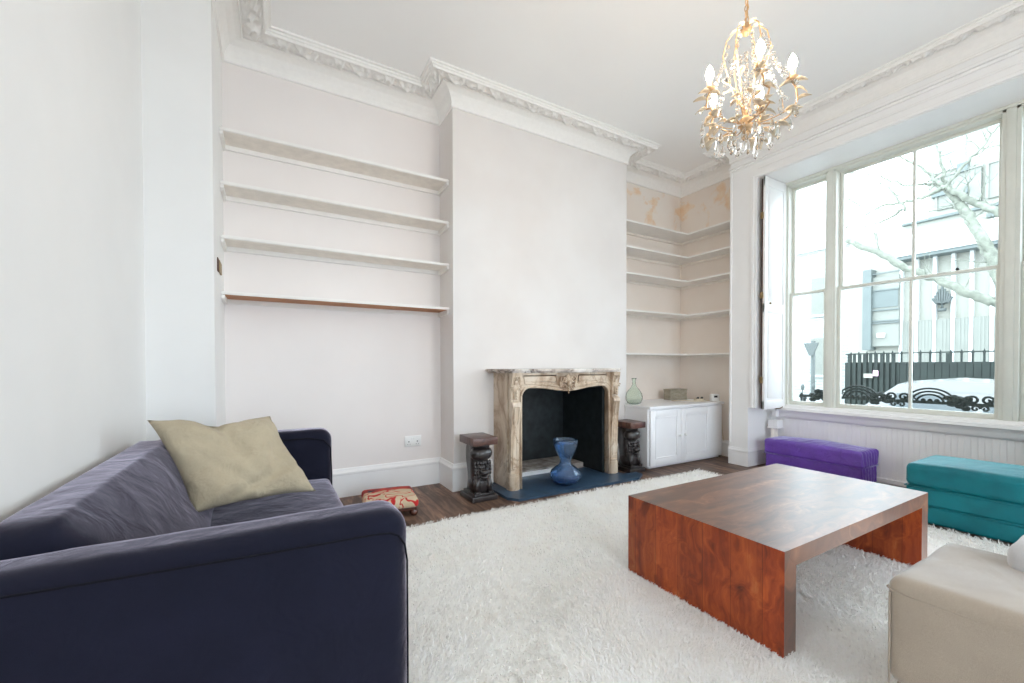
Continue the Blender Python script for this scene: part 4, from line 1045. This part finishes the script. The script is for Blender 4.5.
# strip windows and brick panel
for i in range(5):
    y0 = ymid-.25-1.2*i; z0 = zcan+1.55
    f_ = MB().box(XB+.2, XB+.32, y0-1.05, y0, z0, z0+1.1).build('window', FACADE2, bl)
    MB().box(XB+.16, XB+.2, y0-1.1, y0+.05, z0+1.1, z0+1.17).box(XB+.16, XB+.2, y0-.02, y0+.05, z0, z0+1.1).build('window_frame', FACADE2, f_)
s = MB(); a = at(931, 205, 0, XB); b = at(962, 221, 0, XB); s.box(XB+.22, XB+.32, b.y, a.y, zcan+2.85, zcan+4.6); s.build('brick_panel', BRICK, bl)
for (u0, v0, u1, v1) in ((955, 163, 966, 172), (963, 186, 966, 193), (930, 192, 948, 196), (985, 213, 993, 217)):
    q = MB(); rect(q, u0, v0, u1, v1, XB+.1, XB+.3); q.build('dark_vent', SHOPG, bl)
# left glazed bay and dark column
q = MB(); rect(q, 871.5, 276, 899, 346, XB, XB+.3); q.build('glazed_bay', FACADE2, bl)
q = MB()
for v in (272, 289, 309, 320, 322): rect(q, 871.5, v, 899, v+1.2, XB-.06, XB+.01)
rect(q, 872, 290, 898, 307, XB-.03, XB+.01); q.build('bay_rails', SHOPG, bl)
q = MB(); rect(q, 862.5, 270, 871, 350, XB-.15, XB+.3); q.build('column', SHOPG, bl)
q = MB(); rect(q, 877, 333, 885, 337.5, XB-.06, XB-.0); q.build('sign', FACWHITE, bl)
# emblem: branching flame-like candelabrum
ec = at(942, 298, 0, XB); sc_ = (at(942, 286, 0, XB).z-at(942, 311, 0, XB).z)/25.0
def E(dx, dz): return (XB+.02, ec.y-dx*sc_*.9, ec.z-dz*sc_*.95)
em = MB(); em.tube([E(0, -12.5), E(0, 12)], .036, 6).tube([E(-3.2, 12.3), E(3.2, 12.3)], .06, 6)
for k, (ox, top_) in enumerate(((2.2, -9.5), (4.2, -6.5), (6, -3.5), (8, -.5))):
    for sg in (-1, 1):
        em.tube([E(sg*.2, 6.6), E(sg*ox*.62, 5.5-k*.2), E(sg*ox*.9, 2-k*.4), E(sg*ox, top_)], .032, 6)
em.box(XB+.02, XB+.12, ec.y-.05, ec.y+.05, ec.z-.05, ec.z+.05); em.build('emblem', SIGNB, bl, True)
# pale brick terrace to the left
t = thing('brick_terrace', 'pale brick building far across the street behind the road sign', 'building', (24, 14, GZ))
s = MB(); s.box(26, 34, yL+.4, 40, GZ, 7.4); s.build('wall', BRICK, t)
MB().box(25.8, 34, yL+.4, 40, 7.4, 7.8).build('parapet', FACWHITE, t)
for i in range(6):
    for z in (.6, 3.9):
        f_ = MB().box(25.9, 26.02, 10.6+i*2.6, 11.8+i*2.6, z, z+2.0).build('window', FACADE2, t); MB().box(25.86, 25.92, 10.5+i*2.6, 11.9+i*2.6, z-.12, z).build('sill', FACWHITE, f_)
# road sign seen from the back
p0 = at(813, 352, 0, 11.0)
rs = thing('road_sign', 'back of a triangular road sign on a grey pole outside the left pane', 'sign', (11.0, p0.y, GZ))
MB().tube([(11.0, p0.y, GZ), (11.0, p0.y, at(813, 341, 0, 11).z)], .045, 10).build('pole', SIGNB, rs, True)
w_ = (at(806.5, 344, 0, 10.95).y-at(821, 344, 0, 10.95).y)/2; zt = at(813, 343, 0, 10.95).z; zb2 = at(813, 355.5, 0, 10.95).z
MB().prism([(p0.y-w_, zt), (p0.y+w_, zt), (p0.y+w_*.9, zt-.06), (p0.y+.04, zb2), (p0.y-.04, zb2), (p0.y-w_*.9, zt-.06)], 'X', 10.90, 10.93).build('sign_plate', SIGNB, rs)
# parked car
def carmesh(cy, L, cx0, name, label, mat):
    t = thing(name, label, 'car', (cx0+.9, cy, GZ)); W = 1.75; z = GZ
    side = [(-L/2, .30), (-L/2, .62), (-L/2+.12, .78), (-L*.28, .93), (-L*.14, 1.32), (-L*.04, 1.52), (L*.18, 1.57), (L*.33, 1.50), (L*.43, 1.08), (L/2-.03, .98), (L/2, .55), (L/2, .30)]
    vs = []; n = len(side)
    secs = [(0, .86, .0), (.08, .97, 0), (W/2, 1.0, .0), (W-.08, .97, 0), (W, .86, 0)]
    for (dx, k, _) in secs:
        for (yy, zz) in side:
            tx = cx0+dx; inset = .22*max(0, (zz-.93)/.57) if dx in (0, W, .08, W-.08) else 0
            tx += inset if dx < W/2 else (-inset if dx > W/2 else 0)
            vs.append((tx, cy+yy*(.985 if k < 1 else 1), z+.30+(zz-.30)*(k if zz > 1.3 else 1)*(1 if zz < 1.3 else 1/1)))
    fs = []
    for s in range(len(secs)-1):
        for i in range(n): j = (i+1) % n; fs.append((s*n+i, s*n+j, (s+1)*n+j, (s+1)*n+i))
    fs += [tuple(range(n)), tuple((len(secs)-1)*n+i for i in range(n))][::-1]
    MB().add(vs, fs).build('body', mat, t)
    for sx in (cx0+.045, cx0+W-.045):
        q = MB()
        ins = .11 if sx < cx0+W/2 else -.11
        for (ya, yb) in ((-L*.13, L*.09), (L*.11, L*.34)):
            q.add([(sx-ins*.35, cy+ya-.1, z+.97), (sx-ins*.35, cy+yb+.06, z+.97), (sx+ins*1.3, cy+yb-.08, z+1.32), (sx+ins*1.3, cy+ya+.18, z+1.32),
                   (sx+.02, cy+ya-.1, z+.97), (sx+.02, cy+yb+.06, z+.97), (sx+ins*1.3+.02, cy+yb-.08, z+1.32), (sx+ins*1.3+.02, cy+ya+.18, z+1.32)],
                  [(0, 1, 2, 3), (4, 7, 6, 5), (0, 4, 5, 1), (1, 5, 6, 2), (2, 6, 7, 3), (3, 7, 4, 0)])
        q.build('side_window', CARG, t)
    for yy in (-L*.31, L*.31):
        for sx in (cx0-.01, cx0+W-.2):
            w = MB().lathe([(.05, 0), (.31, 0), (.33, .03), (.33, .18), (.31, .21), (.05, .21)], (0, 0, 0), 24, mat=Matrix.Translation((sx, cy+yy, z+.33)) @ Matrix.Rotation(PI/2, 4, 'Y')).build('wheel', TYRE, t, True)
    return t
yc_ = at(895, 395, 0, 8.4).y
carmesh(yc_-1.28, 4.1, 8.4, 'parked_car', 'pale car parked at the kerb behind the iron window guard', CARW)
# moped by the sign
mp = thing('moped', 'small grey moped parked beside the road sign', 'moped', (9.6, at(816, 380, 0, 9.6).y, GZ))
my = at(816, 380, 0, 9.6).y; mz = GZ
for dy in (-.62, .62): MB().lathe([(.12, 0), (.25, 0), (.27, .03), (.27, .08), (.25, .11), (.12, .11)], (0, 0, 0), 20, mat=Matrix.Translation((9.55, my+dy, mz+.275)) @ Matrix.Rotation(PI/2, 4, 'Y')).build('wheel', TYRE, mp, True)
rbox(9.48, 9.72, my-.55, my+.15, mz+.38, mz+.82, .08, 12).build('body', SIGNB, mp, True)
MB().tube([(9.6, my+.62, mz+.35), (9.6, my+.45, mz+.95), (9.6, my+.42, mz+1.05)], .04, 8).tube([(9.3, my+.38, mz+1.08), (9.9, my+.38, mz+1.08)], .025, 8).box(9.5, 9.7, my-.1, my+.5, mz+.28, mz+.36).build('frame', STREETIRON, mp, True)
rbox(9.50, 9.70, my-.60, my+.05, mz+.80, mz+.92, .04, 10).build('seat', TYRE, mp, True)
for sx in (9.36, 9.84): MB().tube([(sx, my+.38, mz+1.08), (sx, my+.36, mz+1.22)], .01, 6).ball((sx, my+.36, mz+1.28), .07, (1, .3, 1)).build('mirror', SIGNB, mp, True)
mp.location.x += .8; mp.location.y += .15
# street tree: trunk out of view to the right, boughs cross the window
XT = 10.5
tr = MB(); rt = random.Random(5)
def bough(pix, r0, r1, xt=XT, sub=6):
    pts = [at(u, v, 0, xt+dx) for (u, v, dx) in pix]; out = []; rad = []
    n_ = len(pts)-1
    for i in range(n_):
        for q in range(sub):
            t = q/sub; p_ = pts[i].lerp(pts[i+1], t); w = .02
            out.append(p_+Vector((rt.uniform(-w, w), rt.uniform(-w, w), rt.uniform(-w, w)))); rad.append(r0+(r1-r0)*(i+t)/n_)
    out.append(pts[-1]); rad.append(r1); tr.tube(out, rad, 7); return out
def twigs(line, n_, L, r):
    for _ in range(n_):
        p_ = Vector(line[rt.randrange(len(line))]); d = Vector((rt.uniform(-.5, .5), rt.uniform(-1, 1), rt.uniform(-.25, 1))).normalized(); pts = [p_]; LL = L*rt.uniform(.4, 1)
        for k in range(6):
            d = (d+Vector((rt.uniform(-.3, .3), rt.uniform(-.3, .3), rt.uniform(-.15, .35)))).normalized(); pts.append(pts[-1]+d*LL/6)
        tr.tube(pts, [r*(1-.8*i/6) for i in range(7)], 4)
        if L > .6:
            for q in (2, 3, 4):
                d2 = (d+Vector((rt.uniform(-1, 1), rt.uniform(-1, 1), rt.uniform(-.6, .8)))).normalized(); tr.tube([pts[q], pts[q]+d2*LL*.2, pts[q]+d2*LL*.35+Vector((0, 0, .05))], [r*.5, r*.35, r*.15], 4)
l1 = bough([(1030, 322, .2), (996, 302, .1), (970, 294, 0), (936, 278, 0), (906, 268, -.1), (872, 250, -.2), (846, 240, -.3)], .085, .05)
l2 = bough([(1030, 330, .3), (994, 262, .2), (983, 238, .2), (966, 212, .3), (950, 192, .3), (944, 187, .3)], .11, .045)
l3 = bough([(1030, 222, .4), (1000, 212, .3), (975, 202, .3), (957, 192, .2), (945, 187, .2), (935, 192, .1), (915, 200, 0), (880, 206, 0), (845, 228, -.2)], .07, .015)
l4 = bough([(945, 187, .3), (943, 172, .3), (938, 150, .2), (932, 130, .2)], .035, .01)
l5 = bough([(945, 187, .3), (925, 184, .3), (905, 186, .2), (880, 176, .2), (850, 172, .1)], .03, .01)
l6 = bough([(906, 210, 0), (895, 194, 0), (878, 182, .1), (845, 172, .1)], .025, .01)
l7 = bough([(944, 188, .2), (965, 165, .2), (985, 142, .3), (1000, 125, .3)], .03, .012)
l8 = bough([(902, 208, 0), (890, 218, 0), (870, 226, .1), (845, 228, .1)], .03, .012)
l9 = bough([(846, 198, .1), (860, 205, .1), (880, 209, 0), (895, 215, 0)], .02, .012)
la = bough([(943, 187, .2), (925, 170, .2), (905, 160, .2), (890, 150, .2)], .03, .012)
trunk = bough([(1030, 560, .4), (1030, 420, .4), (1030, 322, .3), (1032, 222, .4), (1036, 120, .4)], .24, .15)
for l, n_, L in ((l1, 14, .8), (l2, 8, .7), (l3, 16, .9), (l4, 4, .6), (l5, 8, .7), (l6, 5, .6), (l7, 8, .7), (l8, 5, .5), (la, 6, .6)): twigs(l, n_, L, .010)
o = tr.build('street_tree', BARK, None, True); tag(o, 'bare tree with pale lichen-covered boughs reaching across the window view', 'tree')

# ------------------------------------------------------------------ light
w = bpy.data.worlds.new('overcast_sky'); SC.world = w; w.use_nodes = True
bg = w.node_tree.nodes['Background']; bg.inputs['Color'].default_value = (.78, .89, 1.0, 1); bg.inputs['Strength'].default_value = 3.8
def portal(loc, rot, sx, sy):
    l = bpy.data.lights.new('daylight_portal', 'AREA'); l.shape = 'RECTANGLE'; l.size = sx; l.size_y = sy; l.cycles.is_portal = True
    o = bpy.data.objects.new('daylight_portal', l); COL.objects.link(o); o.location = loc; o.rotation_euler = rot
portal((5.30, 1.51, 1.94), (0, PI/2, 0), 2.5, 2.2); portal((5.30, -1.76, 1.94), (0, PI/2, 0), 2.5, 2.2)
portal((.9, YN-.15, 1.75), (PI/2, 0, 0), 1.6, 3.3); portal((3.1, YN-.15, 1.75), (PI/2, 0, 0), 1.6, 3.3)
vs_ = SC.view_settings; vs_.view_transform = 'Standard'; vs_.look = 'None'; vs_.gamma = 1; vs_.use_curve_mapping = False; vs_.exposure = 1.06
SC.display_settings.display_device = 'sRGB'
SC.cycles.max_bounces = 14; SC.cycles.diffuse_bounces = 8; SC.cycles.transmission_bounces = 10; SC.cycles.transparent_max_bounces = 12
SC.cycles.sample_clamp_indirect = 8; SC.cycles.use_denoising = True
